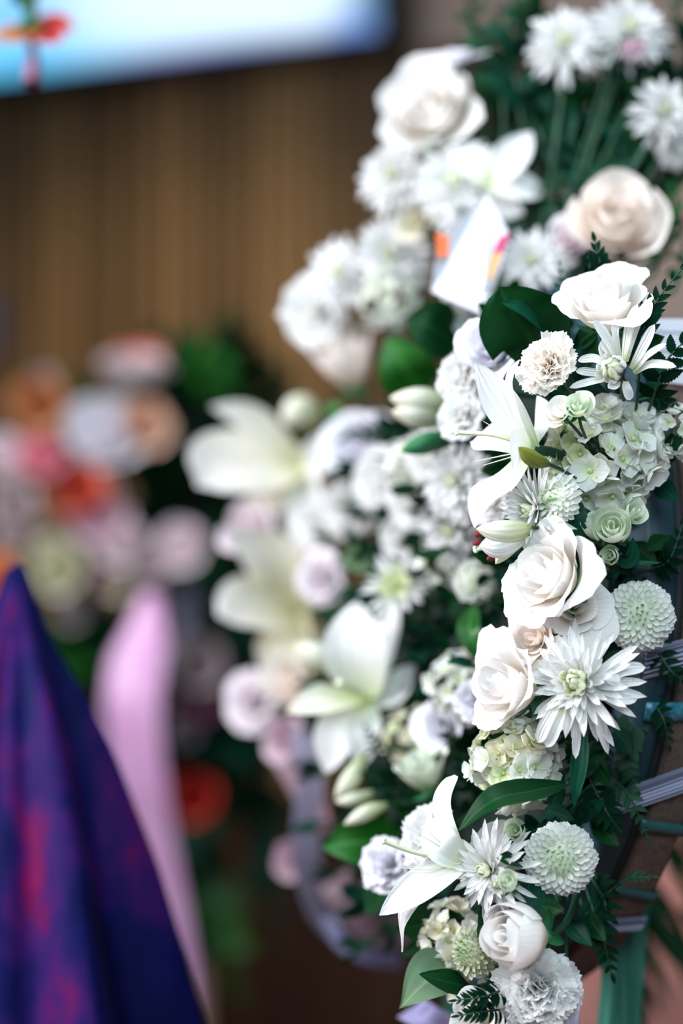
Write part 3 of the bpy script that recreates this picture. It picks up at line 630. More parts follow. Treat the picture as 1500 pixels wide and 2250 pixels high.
def bud(name, P, wpx, d, label, mat='lily_green', n=3, target=None, cat='flower bud', cap=False, group=None):
    """closed bud: petals folded round the line P (base first, tip last)"""
    root = empty(name, at(P[0][0], P[0][1], d)); tag(root, label, cat, group); O = root.location
    c = catmull([at(p[0], p[1], d + (p[2] if len(p) > 2 else 0)) - O for p in P], 13); r = wpx * d / F / 2
    for k in range(n):
        rows = []
        for j in range(13):
            T = Vector(c[min(j + 1, 12)] - c[max(j - 1, 0)]).normalized(); X = T.cross(Vector((0.2, 1, .1))).normalized(); Y = T.cross(X); t = j / 12
            w = float(oval(np.array(t), .5, .35, .8)) * r; row = []
            for i in range(9):
                a = 2 * PI * k / n + (i / 8 * 2 - 1) * (PI / n + .12); bulge = 1 + .10 * math.cos((i / 8 * 2 - 1) * PI / 2) - .05
                row.append(tuple(Vector(c[j]) + (X * math.cos(a) + Y * math.sin(a)) * w * bulge))
            rows.append(row)
        part('petal', MB().grid(rows).mesh('petal', M[mat]), root)
    if cap:
        T = Vector(c[1] - c[0]).normalized(); q = T.to_track_quat('Z', 'Y'); sp = cached(('sepal', 0), lambda: None)
        if sp is None:
            sp = _cache[('sepal', 0)] = mesh1('sepal', ray_petal(1, 0.34, lambda t: lerp(1.9, 0.5, t), 5, 8, 0.8, .35, .6, 1.0), M['sepal'])
        for i in range(5):
            o = part('sepal', sp, root); o.rotation_mode = 'QUATERNION'; o.rotation_quaternion = q @ Quaternion((0, 0, 1), i * 1.257 + .3) @ Quaternion((0, 1, 0), random.Random(i + int(P[0][0])).uniform(-.3, .5)); s = r * 2.1; o.scale = (s, s, s)
    t = on_base(O) if target is None else target
    T = -Vector(c[2] - c[0]).normalized(); p3 = t - O; p1 = T * min(.03, p3.length * .4)
    pts = [p1 * 3 * s * (1 - s) ** 2 + (p3 * .65 + p1 * .35) * 3 * s * s * (1 - s) + p3 * s ** 3 for s in np.linspace(0, 1, 9)]
    part('stem', MB().tube(pts, 0.0013, 6).mesh('stem', M['stem']), root)
    return root

def leaf(name, P, wpx, d, hint, label, mat='leaf', target=None, group=None, fold=0.18, k=0.42, cup=0.15, p=0.9, ruf=0.02, base=.2, ser=0.0, ns=9, nv=17, nu=9):
    root = empty(name, at(P[0][0], P[0][1], d + (P[0][2] if len(P[0]) > 2 else 0))); tag(root, label, 'leaf', group); O = root.location
    pp = [at(q[0], q[1], d + (q[2] if len(q) > 2 else 0)) - O for q in P]
    part('leaf_blade', mesh1('leaf_blade', path_blade(pp, wpx * d / F, cdir(*hint), nu, nv, cup, k, base, p, ruf, 1.5, wpx, fold, ser, ns), M[mat]), root)
    t = on_base(O) if target is None else target; T = (pp[0] - pp[1]).normalized(); p3 = t - O; p1 = T * min(.03, p3.length * .4)
    pts = [p1 * 3 * s * (1 - s) ** 2 + (p3 * .65 + p1 * .35) * 3 * s * s * (1 - s) + p3 * s ** 3 for s in np.linspace(0, 1, 8)]
    part('leaf_stalk', MB().tube(pts, 0.0014, 6).mesh('leaf_stalk', M['stem']), root)
    return root

def pinna_mesh(mat, ser=0.28, ns=8):
    return cached(('pinna', mat, ser), lambda: mesh1('leaflet', path_blade([(0, 0, 0), (.35, .03, .02), (.7, .03, .015), (1, 0, -.03)], 0.46, (0, 0, 1), 5, 33, 0.2, .30, .45, .95, 0, 1, 0, .12, ser, ns), M[mat]))
def fern(P, wpx, d, hint, label, n=9, mat='fern', target=None, group=None, start=.1, ang=1.0, seed=0, ser=0.28, lw=1.0, name='fern_frond'):
    """frond: a rachis along P with toothed leaflets either side, shrinking to the tip"""
    root = empty(name, at(P[0][0], P[0][1], d + (P[0][2] if len(P[0]) > 2 else 0))); tag(root, label, 'fern', group); O = root.location
    c = catmull([at(q[0], q[1], d + (q[2] if len(q) > 2 else 0)) - O for q in P], 33); rng = random.Random(seed); Hn = cdir(*hint)
    part('stalk', MB().tube([Vector(q) for q in c[::2]], list(np.linspace(.0011, .0004, 17)), 5).mesh('stalk', M['stem']), root)
    pm = pinna_mesh(mat, ser)
    for i in range(n):
        f = start + (1 - start) * i / n; j = min(int(f * 32), 31)
        T = Vector(c[j + 1] - c[j]).normalized(); Nn = (Hn - T * Hn.dot(T)).normalized(); S = T.cross(Nn)
        s = wpx * d / F * (1 - (f) ** 1.6 * .78) * (0.75 + .25 * min(1, f * 4))
        for sd in (-1, 1):
            a = ang * rng.uniform(.85, 1.1) * (1 - .25 * f); X = T * math.cos(a) + S * sd * math.sin(a); Z = (Nn + S * rng.uniform(-.25, .25)).normalized(); Z = (Z - X * Z.dot(X)).normalized(); Y = Z.cross(X)
            o = part('leaflet', pm, root); Mx = Matrix(((X.x, Y.x, Z.x, c[j][0]), (X.y, Y.y, Z.y, c[j][1]), (X.z, Y.z, Z.z, c[j][2]), (0, 0, 0, 1))) @ Matrix.Diagonal((s, s * lw, s, 1))
            o.matrix_local = Mx
    T = Vector(c[-1] - c[-4]).normalized(); Nn = (Hn - T * Hn.dot(T)).normalized(); Y = Nn.cross(T); s = wpx * d / F * .42; e = c[-2]
    o = part('leaflet', pm, root); o.matrix_local = Matrix(((T.x, Y.x, Nn.x, e[0]), (T.y, Y.y, Nn.y, e[1]), (T.z, Y.z, Nn.z, e[2]), (0, 0, 0, 1))) @ Matrix.Diagonal((s, s * lw, s, 1))
    t = on_base(O) if target is None else target; Tt = Vector(c[0] - c[3]).normalized(); p3 = t - O; p1 = Tt * min(.02, p3.length * .4)
    pts = [p1 * 3 * s * (1 - s) ** 2 + (p3 * .65 + p1 * .35) * 3 * s * s * (1 - s) + p3 * s ** 3 for s in np.linspace(0, 1, 8)]
    part('lower_stalk', MB().tube(pts, 0.0011, 5).mesh('lower_stalk', M['stem']), root)
    return root
def sprig(p, direction, length, label, group, n=7, mat='leaf', lw=.34, ll=.34, seed=0, target=None, cat='foliage'):
    """leafy sprig: a stem from p with ovate leaves"""
    rng = random.Random(seed); root = empty('leafy_sprig', p); tag(root, label, cat, group)
    d = Vector(direction).normalized(); side = d.orthogonal().normalized(); side.rotate(Quaternion(d, rng.uniform(0, 6.28)))
    P = [Vector((0, 0, 0)), d * length * .5 + side * length * .06, d * length + Vector((0, 0, -length * .12))]; c = catmull([tuple(q) for q in P], 17)
    part('stalk', MB().tube([Vector(q) for q in c[::2]], list(np.linspace(.0017, .0006, 9)), 5).mesh('stalk', M['stem']), root)
    lm = cached(('spleaf', mat), lambda: mesh1('leaf', path_blade([(0, 0, 0), (.3, 0, .05), (.7, 0, .04), (1, 0, -.08)], .42, (0, 0, 1), 7, 11, .3, .42, .15, .95, .03, 1.5, 0, .15), M[mat]))
    for i in range(n):
        f = .22 + .78 * i / (n - 1); j = min(int(f * 16), 15); T = Vector(c[j + 1] - c[j]).normalized(); s = length * ll * rng.uniform(.8, 1.2) * (1.05 - .35 * f)
        q = T.to_track_quat('X', 'Z') @ Quaternion((1, 0, 0), i * 2.4 + rng.uniform(-.4, .4)) @ Quaternion((0, 0, 1), rng.uniform(.5, .95) if i < n - 1 else 0)
        o = part('leaf', lm, root); o.rotation_mode = 'QUATERNION'; o.rotation_quaternion = q; o.location = c[j]; o.scale = (s, s * lw / .34, s)
    if target is not None:
        p3 = target - Vector(p); part('lower_stalk', MB().tube([(0, 0, 0), p3 * .5 + d * -.01, p3], .0016, 5).mesh('lower_stalk', M['stem']), root)
    return root

# ================================================================== flowers in focus along the near edge of the spray
D0 = 1.60
# --- lisianthus and leaf at the top of the near edge
rose(1330, 662, 1.615, 226, (-0.18, 0.80, 0.55), 'ruffled white rose-like bloom with wavy rims, highest of the sharp flowers', 3, n=12, h=.78, flare=.85, ruf=.15, fringe=.03, mat='rose', roll=.5, inner=.2, name='lisianthus')
leaf('broad_leaf', [(1165, 800, .02), (1165, 745, .01), (1128, 690, 0), (1097, 630, -.005)], 200, 1.64, (-.25, .25, 1), 'broad glossy dark green pointed leaf left of the topmost sharp white bloom', 'leaf', fold=.16, k=.48, p=.62, base=.3)
leaf('broad_leaf', [(1215, 770, .03), (1190, 730, .01), (1150, 690, .0), (1105, 665, -.003)], 92, 1.632, (.1, .75, .6), 'narrower dark leaf folded over the broad leaf behind the peach carnation', 'leaf_teal', fold=.3)
carnation(1205, 802, 1.592, 158, (-.42, .22, .9), 'small peach tinted white carnation below the topmost sharp bloom', 11, 34, 'carn_peach')
mum(1350, 812, 1.585, 196, (-.38, .10, .92), 'spidery white chrysanthemum with long thin petals and a tight green white heart', 21,
    rings=[(9, .66, 1.05, -1.35), (11, .74, 1.2, -1.25), (11, .80, 1.35, -.75)], wid=.17, name='spider_chrysanthemum', extra=[
    ([(1360, 800, 0), (1335, 750, -.008), (1303, 702, -.01)], 27, (.3, .2, 1)), ([(1362, 790), (1350, 735, -.004), (1352, 700, 0)], 20, (.3, .2, 1)),
    ([(1370, 795), (1382, 725, .004), (1400, 668, .006)], 27, (-.6, 0, 1)), ([(1376, 795), (1392, 735, .006), (1412, 682, .012)], 24, (-.6, 0, 1)),
    ([(1386, 810), (1412, 765, -.006), (1438, 712, -.012)], 26, (-.4, .2, 1)), ([(1392, 820), (1420, 785, -.008), (1464, 755, -.016)], 22, (-.1, .8, 1)),
    ([(1395, 820), (1430, 802, -.008), (1486, 806, -.015)], 26, (0, .6, 1)), ([(1345, 815), (1310, 790, .0), (1268, 792, .005)], 24, (-.2, .5, 1)),
    ([(1345, 822), (1305, 820, .004), (1264, 814, .012)], 23, (-.2, .4, 1)), ([(1350, 830), (1305, 838, 0), (1250, 852, .004)], 22, (-.1, .6, 1)),
    ([(1358, 838), (1350, 848, -.006), (1335, 853, -.01)], 24, (0, .6, 1)), ([(1374, 838), (1376, 855, -.004), (1384, 880, -.002)], 26, (.2, .2, 1)),
    ([(1358, 800), (1330, 765, -.004), (1322, 745, -.006)], 24, (.2, .4, 1)), ([(1348, 806), (1325, 780), (1318, 752, -.002)], 20, (.2, .4, 1))])
hydrangea(1322, 985, 1.61, 290, (-.10, .22, .95), 'large white and pale green hydrangea head with many cupped florets below the spider bloom', 5, n=62, fl=.34, spread=1.30, squash=(1.0, .92),
    pick=lambda l, r: ('hyd_green' if l.x < -.28 and r.random() < .75 else 'hyd'))
hydrangea(1490, 945, 1.625, 128, (.0, .1, 1), 'small white hydrangea piece at the picture edge beside the large hydrangea head', 6, n=16, fl=.36, mats=('hyd',))
rose(1268, 893, 1.572, 74, (-.15, .55, .8), 'small pale green white rosebud nestled atop the large hydrangea head', 8, n=9, h=.7, flare=.35, ruf=.04, mat='rose_green', bud=.12)
rose(1228, 905, 1.58, 78, (-.55, .45, .7), 'cream hydrangea-like rosebud at the upper rim of the large hydrangea head', 9, n=8, h=.6, flare=.5, ruf=.06, mat='rose')
# --- lily facing out of the near edge
lily(1172, 988, 1.60, 'open white lily with a long pale style, nearest the peach carnation', [
    ([(1110, 895, -.005), (1043, 792, -.01)], 88, (-.5, .2, .8)), ([(1136, 905, -.012), (1122, 838, -.02), (1142, 790, -.03)], 46, (-1, .1, .5)),
    ([(1105, 962, .02), (1032, 972, .05)], 112, (-.1, .5, .9)), ([(1118, 1060, .0), (1062, 1098, -.005), (1044, 1160, .0)], 96, (-.7, .5, .6)),
    ([(1132, 965, -.02), (1126, 1030, -.035)], 66, (.9, .1, .8)), ([(1200, 930, .02), (1180, 870, .04)], 70, (-.6, .1, .5))],
    style=[(1090, 957, -.01), (1003, 950, -.01)], filaments=[[(1110, 1000, -.015), (1043, 1014, -.02)], [(1120, 1005, -.015), (1060, 1023, -.02)], [(1120, 960, -.01), (1062, 926, -.01)]])
bud('green_bud', [(1205, 1020, .01), (1170, 1008, 0), (1138, 982, -.01)], 36, 1.575, 'small olive green bud peeping out beside the large hydrangea head', 'leaf_olive')
pom(1216, 1094, 1.585, 108, (-.80, .25, .6), 'button bloom half hidden under the large hydrangea head, facing the lily', 31, n=120)
mum(1172, 1118, 1.598, 232, (-.86, -.05, .5), 'white chrysanthemum seen from its side between the lily and the open rose', 23, wid=.15, target=None)
bud('half_open_lily', [(1170, 1160, .01), (1110, 1168, 0), (1045, 1162, -.005)], 52, 1.585, 'green white half open lily bud pointing away above the dark red anthers', 'lily_green', 3)
bud('half_open_lily', [(1160, 1172, .01), (1100, 1196, 0), (1052, 1200, -.005)], 58, 1.59, 'white lower half open lily bud under the green white one', 'lily', 3)
bud('half_open_lily', [(1150, 1180, .015), (1115, 1205, .01), (1088, 1240, .005)], 34, 1.595, 'narrow drooping greenish lily petal tip beneath the half open buds', 'lily_green', 2)
lily(1110, 1185, 1.615, 'cluster of dark red lily anthers behind the half open bud', [([(1090, 1195), (1075, 1215)], 20, (-.5, 0, 1))], anthers=[((1042, 1176), (1060, 1168)), ((1040, 1196), (1056, 1186)), ((1070, 1228), (1086, 1226))], style=[(1075, 1200), (1044, 1208)])
# --- rosebuds and green foliage under the hydrangea
rose(1346, 1160, 1.585, 96, (-.16, .38, .9), 'round green white rosebud beneath the large hydrangea head', 12, n=10, h=.75, flare=.12, ruf=.03, mat='rose_green', bud=.28)
rose(1302, 1160, 1.60, 62, (-.4, .75, .5), 'narrow green white rosebud side on beside the round rosebud', 13, n=7, h=1.1, flare=.15, mat='rose_green', bud=.2)
rose(1392, 1128, 1.60, 68, (.4, .4, .8), 'pale green half opened rosebud tucked right of the round rosebud', 14, n=7, h=.8, flare=.3, mat='rose_green', bud=.1)
rose(1340, 1222, 1.588, 50, (-.35, .1, .9), 'smallest greenish rosebud hanging under the round rosebud', 15, n=7, h=.9, flare=.05, mat='rose_green', bud=.3)
leaf('strap_leaf', [(1248, 1075, .01), (1268, 1140, 0), (1292, 1230, .005)], 46, 1.60, (.3, 0, 1), 'upright dark leaf between the chrysanthemum and the round rosebud', 'leaf_teal')
leaf('rose_leaf', [(1350, 1235, .01), (1385, 1225, 0), (1390, 1180, -.004)], 40, 1.59, (.2, .1, 1), 'small teal green leaf under the round rosebud', 'leaf_teal', ser=.06)
leaf('rose_leaf', [(1360, 1225, .01), (1395, 1240, 0), (1452, 1236, .0)], 26, 1.595, (0, .8, .6), 'thin green leaf pointing to the base under the round rosebud', 'leaf_teal')
# --- white blooms in the middle of the near edge
rose(1202, 1262, 1.578, 232, (-.72, .30, .62), 'large open white rose seen side on, above the largest chrysanthemum', 16, n=14, h=.78, flare=.8, ruf=.13, fringe=.03, mat='rose', roll=.3, inner=.14)
rose(1262, 1330, 1.592, 170, (.10, .25, .95), 'loose white bloom with rounded petals pressed against the large open rose', 17, n=11, h=.5, flare=1.1, ruf=.10, mat='rose', inner=.14)
rose(1172, 1402, 1.605, 150, (-.7, .15, .7), 'cream small ruffled rose below the large open rose', 18, n=12, h=.5, flare=1.1, ruf=.11, fringe=.05, mat='rose_blush')
pom(1404, 1352, 1.60, 150, (-.10, .12, 1), 'white button bloom with pale green heart beside the teal foam tray', 32, n=190, heart=.07)
mum(1272, 1500, 1.565, 268, (-.46, .12, .88), 'largest white chrysanthemum with broad drooping petals and yellow green heart', 24, wid=.165,
    rings=[(10, .46, 1.05, -1.1), (13, .56, 1.15, -.6), (16, .64, 1.0, .4), (19, .74, 1.05, 1.0), (22, .94, 1.2, 1.45), (20, 1.08, 1.4, 1.9)], extra=[
    ([(1330, 1500), (1365, 1475, -.006), (1418, 1466, -.004)], 34, (0, .5, 1)), ([(1325, 1515), (1355, 1535, -.008), (1400, 1535, -.008)], 38, (.2, .7, 1)),
    ([(1308, 1535), (1312, 1585, -.004), (1336, 1658, .006)], 24, (.5, 0, 1)), ([(1262, 1560, 0), (1268, 1600), (1264, 1668, .004)], 22, (-.4, 0, 1)),
    ([(1310, 1480), (1335, 1485, -.008), (1360, 1505, -.01)], 34, (.1, .4, 1)), ([(1230, 1540), (1200, 1590, -.004), (1182, 1632, 0)], 30, (-.2, .3, 1)), ([(1240, 1550), (1220, 1600, -.004), (1200, 1642, 0)], 32, (-.2, .3, 1))])
rose(1112, 1508, 1.598, 210, (-.82, .22, .5), 'white ruffled bloom with frilled rim left of the largest chrysanthemum', 19, n=12, h=.8, flare=.75, ruf=.14, fringe=.035, mat='rose', roll=1.2, name='lisianthus')
hydrangea(1112, 1668, 1.60, 230, (-.35, .25, .9), 'white and yellow green hydrangea head below the largest chrysanthemum', 7, n=56, fl=.34, squash=(.92, 1.0),
    pick=lambda l, r: ('hyd_green' if l.x < .05 and r.random() < .7 else ('hyd_cream' if r.random() < .35 else 'hyd')))
leaf('strap_leaf', [(1245, 1722, .02), (1170, 1738, .0), (1080, 1760, -.015), (1004, 1828, -.01)], 78, 1.572, (-.1, .75, .65), 'long arching dark green strap leaf beneath the yellow green hydrangea', 'leaf', fold=.12, k=.45)
leaf('strap_leaf', [(1282, 1590, .0), (1272, 1680, -.004), (1260, 1775, .0)], 40, 1.59, (-.2, .1, 1), 'upright narrow green leaf hanging below the largest chrysanthemum', 'leaf_teal', k=.45)
# --- lower near edge
lily(1022, 1893, 1.585, 'open white lily with long style and a petal pointing low, below the strap leaf', [
    ([(935, 1942, -.012), (834, 2012, -.01)], 92, (-.2, .65, .75)), ([(945, 1952, .0), (893, 2010, -.006), (884, 2092, .01)], 62, (-.75, .5, .5)),
    ([(978, 1780, .01), (1000, 1704, .03)], 62, (-.6, .1, .8), 'lily', dict(p=.4, k=.62, cup=.9)), ([(970, 1855, -.01), (935, 1800, .01)], 84, (-.3, .3, 1)), ([(1080, 1960, .0), (1100, 2020, .01)], 80, (.1, .3, 1)), ([(1075, 1850, .01), (1110, 1800, .03)], 70, (-.2, .1, 1))],
    style=[(920, 1876, -.014), (842, 1848, -.02)], filaments=[[(950, 1850, -.012), (905, 1824, -.015)], [(960, 1845, -.01), (927, 1811, -.012)], [(950, 1910, -.012), (880, 1907, -.016)], [(950, 1915, -.012), (892, 1917, -.016)]])
carnation(944, 1836, 1.665, 172, (-.62, .45, .6), 'white carnation behind the lower lily style', 12, 30)
carnation(850, 1905, 1.73, 160, (-.7, .15, .65), 'pale lilac white carnation out past the lower lily style', 13, 26, 'lilacwhite', fine=True)
mum(1072, 1912, 1.572, 232, (-.60, .10, .78), 'white chrysanthemum overlapping the lower lily', 25, wid=.15)
mum(1088, 1945, 1.555, 62, (.1, .2, 1), 'tiny white chrysanthemum bud pressed against the yellowish rosebud', 26, wid=.3, rings=[(8, .5, .5, -1.0), (9, .8, .9, -.5), (10, 1.0, 1.2, .4)])
rose(1132, 1826, 1.572, 56, (-.3, .3, .9), 'tight green rosebud above the button bloom near the strap leaf', 20, n=7, h=.9, flare=.05, mat='rose_green', bud=.3)
rose(1115, 1940, 1.548, 56, (-.35, .55, .8), 'yellowish green rosebud with spread sepals left of the button bloom', 21, n=7, h=.9, flare=.08, mat='rose_green', bud=.3)
leaf('rose_leaf', [(1150, 1900, .01), (1118, 1890, 0), (1090, 1885, -.002)], 44, 1.56, (0, .7, .7), 'short dark leaf above the yellowish rosebud', 'leaf', ser=.06)
leaf('rose_leaf', [(1165, 1935, .01), (1150, 1975, 0), (1112, 1990, -.002)], 92, 1.575, (-.2, .1, 1), 'teal leaf with soft sheen below the yellowish rosebud', 'leaf_teal', ser=.05)
leaf('rose_leaf', [(1120, 1960, .01), (1090, 2010, 0), (1048, 2060, .0)], 84, 1.582, (-.5, .2, .8), 'dark serrated leaf between the lower lily and the closed rose', 'leaf', ser=.08, ns=12)
leaf('rose_leaf', [(1190, 1830, .02), (1150, 1860, .01), (1110, 1880, .0)], 110, 1.60, (-.2, .2, 1), 'dark leaf behind the two small rosebuds', 'leaf')
pom(1230, 1888, 1.575, 152, (-.12, .10, 1), 'white button bloom with bright green heart beside the burlap rim', 33, n=200, heart=.12)
rose(1138, 2058, 1.565, 158, (-.72, .12, .66), 'closed smooth white rose just above the lowest white carnation', 22, n=12, h=.95, flare=.0, ruf=.02, mat='rose', bud=.34, roll=.8)
carnation(1180, 2172, 1.575, 232, (-.08, -.05, 1), 'large frilled white carnation at the bottom, below the closed rose', 14, 44)
hydrangea(978, 2068, 1.645, 185, (-.5, .2, .8), 'cream white hydrangea under the drooping lily petal', 8, n=26, fl=.34, mats=('hyd', 'hyd_cream'), squash=(.85, 1.05))
hydrangea(1040, 2190, 1.66, 130, (-.2, .1, 1), 'pale hydrangea piece behind the lowest carnation', 9, n=16, fl=.36, mats=('hyd',))
pom(1030, 2092, 1.60, 112, (-.75, .1, .65), 'greenish white button bloom facing away beside the cream white hydrangea', 34, mats=('pom_green', 'pom_heart'), n=110)
leaf('lily_leaf', [(1010, 2120, .02), (945, 2150, .0), (876, 2217, -.01)], 130, 1.625, (-.3, .35, .85), 'grey green pointed leaf low under the cream white hydrangea', 'leaf_grey', fold=.14, p=1.25, k=.36)
leaf('lily_leaf', [(1000, 2010, .03), (945, 2030, .01), (870, 2040, .0)], 110, 1.66, (-.3, .1, 1), 'dark green leaf behind the drooping lily petal', 'leaf')
leaf('lily_leaf', [(1030, 2170, .01), (985, 2158, 0), (920, 2140, -.005)], 60, 1.61, (-.1, .5, .8), 'small dark leaf across the grey green leaf', 'leaf', ser=.04)
for i, (P, w, lb) in enumerate([([(1130, 2160, .03), (1070, 2188), (1000, 2198)], 54, 'dark toothed fern frond crossing low white petals, upper of two'), ([(1120, 2215, .03), (1070, 2222), (1006, 2232)], 54, 'dark toothed fern frond at the very bottom, lower of two')]):
    fern(P, w, 1.562, (0, .35, .9), lb, 11, 'fern', seed=i, ser=.3, ang=.9, lw=.75)
rose(1045, 2232, 1.60, 140, (-.4, .0, .9), 'white petals of a bloom cut by the bottom edge beside the fern fronds', 23, n=9, h=.5, flare=1.1, ruf=.08, mat='rose')
# --- fern fronds near the top and right edge
fern([(1338, 640, .03), (1322, 590, .02), (1306, 526, .02)], 58, 1.64, (0, 0, 1), 'upright toothed fern tip rising behind the topmost sharp bloom', 4, 'fern', start=.25, ang=.55, lw=1.1)
fern([(1290, 625, .04), (1295, 590, .03), (1292, 562, .03)], 40, 1.645, (.3, 0, 1), 'short fern tip beside the upright one behind the topmost bloom', 2, 'fern', start=.3, ang=.4)
fern([(1240, 690, .06), (1232, 640, .05), (1230, 580, .05)], 34, 1.68, (0, .2, 1), 'pale soft green fern tip left of the topmost sharp bloom', 6, 'fern_light', start=.15)
fern([(1402, 840, .01), (1410, 740, 0), (1440, 665, 0), (1502, 585, .0)], 62, 1.60, (-.2, .1, 1), 'long fern frond climbing past the white card to the edge', 9, 'fern', start=.12, ang=.75, seed=4)
fern([(1432, 880, .02), (1465, 792, .0), (1520, 735, -.002)], 68, 1.60, (0, .1, 1), 'fern frond of broad toothed leaflets lying before the white card', 5, 'fern', start=.08, ang=1.05, seed=5, lw=1.25)
fern([(1400, 880, .03), (1440, 875, .02), (1490, 905, .02)], 62, 1.615, (0, .5, 1), 'low fern frond below the white card above the small hydrangea', 6, 'fern', start=.1, seed=6, lw=1.2)
fern([(1340, 1960, .02), (1380, 1930), (1436, 1928, -.01)], 44, 1.63, (0, .8, .6), 'fern tip reaching over the burlap rim beside the lower button bloom', 7, 'fern_light', seed=7, ser=.2)
fern([(1330, 1700, .03), (1380, 1745), (1425, 1845, .0)], 50, 1.63, (-.2, 0, 1), 'fern frond trailing down onto the burlap rim below the ribbed ribbon', 8, 'fern_light', seed=8, ser=.25)
fern([(1290, 1960, .03), (1320, 2050), (1345, 2145, .0)], 62, 1.635, (-.2, .1, 1), 'dark fern frond hanging over the lowest end of the burlap rim', 8, 'fern', seed=9)
fern([(1300, 1930, .03), (1330, 1990), (1325, 2075, .01)], 60, 1.645, (-.4, .2, 1), 'second dark fern frond over the lowest burlap end', 7, 'fern', seed=10)
fern([(1300, 1720, .02), (1330, 1780), (1365, 1830, .0)], 60, 1.63, (.1, .1, 1), 'dark fern frond between the lower button bloom and the teal foam', 7, 'fern', seed=11)
fern([(1400, 1560, .02), (1375, 1650), (1398, 1740, 0)], 54, 1.64, (-.2, 0, 1), 'teal green fern frond of rounded leaflets below the thin white petals', 7, 'fern_light', seed=12, ser=.12, lw=1.5)
fern([(1420, 1530, .02), (1455, 1575), (1470, 1640, 0)], 44, 1.64, (-.2, 0, 1), 'small fern frond crossing the cyan film strip', 6, 'fern', seed=13)
fern([(1430, 1250, .02), (1470, 1230), (1500, 1150, 0)], 56, 1.63, (-.2, 0, 1), 'dark fern frond over the teal foam above the upper button bloom', 7, 'fern', seed=14, lw=1.2)
fern([(1430, 1400, .02), (1470, 1470), (1510, 1500, 0)], 48, 1.635, (-.2, .2, 1), 'dark fern frond at the burlap edge below the upper button bloom', 6, 'fern', seed=15)
leaf('long_leaf', [(1040, 1330, .03), (1032, 1390), (1075, 1470, .0)], 56, 1.76, (-.3, .1, 1), 'bright green strap leaf in the dark gap left of the ruffled bloom', 'leaf_bright')
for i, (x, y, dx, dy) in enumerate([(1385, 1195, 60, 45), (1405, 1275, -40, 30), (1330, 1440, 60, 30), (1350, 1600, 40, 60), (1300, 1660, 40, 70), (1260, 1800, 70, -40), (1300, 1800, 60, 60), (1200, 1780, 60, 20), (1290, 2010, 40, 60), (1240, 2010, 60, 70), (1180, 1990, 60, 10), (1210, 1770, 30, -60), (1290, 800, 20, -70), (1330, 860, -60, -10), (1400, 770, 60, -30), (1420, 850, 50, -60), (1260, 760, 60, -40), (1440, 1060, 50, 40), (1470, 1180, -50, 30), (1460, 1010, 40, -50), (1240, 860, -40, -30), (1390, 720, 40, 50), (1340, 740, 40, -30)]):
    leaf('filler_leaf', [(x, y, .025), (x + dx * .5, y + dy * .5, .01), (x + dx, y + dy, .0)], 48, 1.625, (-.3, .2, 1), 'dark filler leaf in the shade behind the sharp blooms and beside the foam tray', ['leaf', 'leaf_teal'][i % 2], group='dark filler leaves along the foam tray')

# ================================================================== softer blooms further along the spray
lily(805, 1535, 1.95, 'big open white lily, slightly soft, in the middle of the spray', [
    ([(782, 1430, -.02), (785, 1318, -.02)], 150, (-.3, .1, 1)), ([(838, 1430, .0), (868, 1325, .02)], 110, (-.6, .1, .7)), ([(725, 1540, -.03), (628, 1568, -.04)], 96, (-.2, .7, .7), 'lily_green'),
    ([(745, 1605, -.02), (712, 1700, -.01)], 104, (-.3, .3, 1)), ([(800, 1610, -.03), (790, 1690, -.03)], 76, (0, .2, 1)), ([(865, 1520, .0), (912, 1462, .0)], 96, (-.4, .5, .7))],
    style=[(790, 1520, -.04), (745, 1500, -.08)])
bud('lily_bud', [(745, 1475, .03), (700, 1445), (645, 1418, -.01)], 62, 1.95, 'pale pointed lily bud beside the big soft lily', 'lily_green')
mum(872, 1292, 1.93, 180, (-.25, .45, .8), 'soft white daisy-like chrysanthemum above the big soft lily', 41, wid=.16, fine=True, rings=[(9, .3, .5, -.7), (14, .7, .9, .8), (18, 1.0, 1.1, 1.4)])
pom(1040, 1277, 1.80, 94, (-.2, .1, 1), 'small soft button bloom in the dark gap behind the open rose', 35, n=100, mats=('pom', 'pom_heart'), fine=True)
hydrangea(995, 1495, 1.79, 165, (-.5, .35, .8), 'soft lilac white hydrangea head behind the ruffled bloom', 10, n=24, fl=.36, mats=('lilacw',) if False else ('hyd',))
rose(968, 1600, 1.82, 120, (-.6, .2, .8), 'soft pale lilac rose under the soft lilac white hydrangea', 42, n=10, h=.6, flare=.9, ruf=.08, mat='lilacwhite')
hydrangea(885, 1620, 1.90, 150, (-.5, .2, .8), 'soft creamy green hydrangea behind the big soft lily', 43, n=20, fl=.36, mats=('hyd_cream', 'hyd_green'))
rose(925, 1690, 1.80, 118, (-.4, .9, .4), 'soft green white rosebud pointing up below the soft hydrangea', 44, n=9, h=1.0, flare=.35, mat='rose_green')
bud('lily_bud', [(800, 1660, .03), (770, 1710), (735, 1755, 0)], 40, 1.86, 'greenish lily bud hanging under the big soft lily', 'lily_green')
bud('lily_bud', [(850, 1770, .03), (805, 1785), (755, 1812, 0)], 34, 1.80, 'small yellow green bud above the broad dull leaf', 'lily_green')
bud('lily_bud', [(830, 1740, .03), (780, 1755), (735, 1762, 0)], 28, 1.84, 'tiny yellow green bud above the other bud near the dull leaf', 'lily_green')
leaf('broad_leaf', [(880, 1870, .03), (800, 1850, 0), (705, 1862, -.01)], 125, 1.82, (-.3, .3, 1), 'broad dull green leaf past the lilac white carnation', 'leaf_bright', fold=.12)
leaf('broad_leaf', [(900, 1900, .03), (850, 1955, 0), (800, 2010, -.01)], 110, 1.80, (-.5, .2, 1), 'shaded dark leaf under the broad dull leaf', 'leaf', fold=.12)
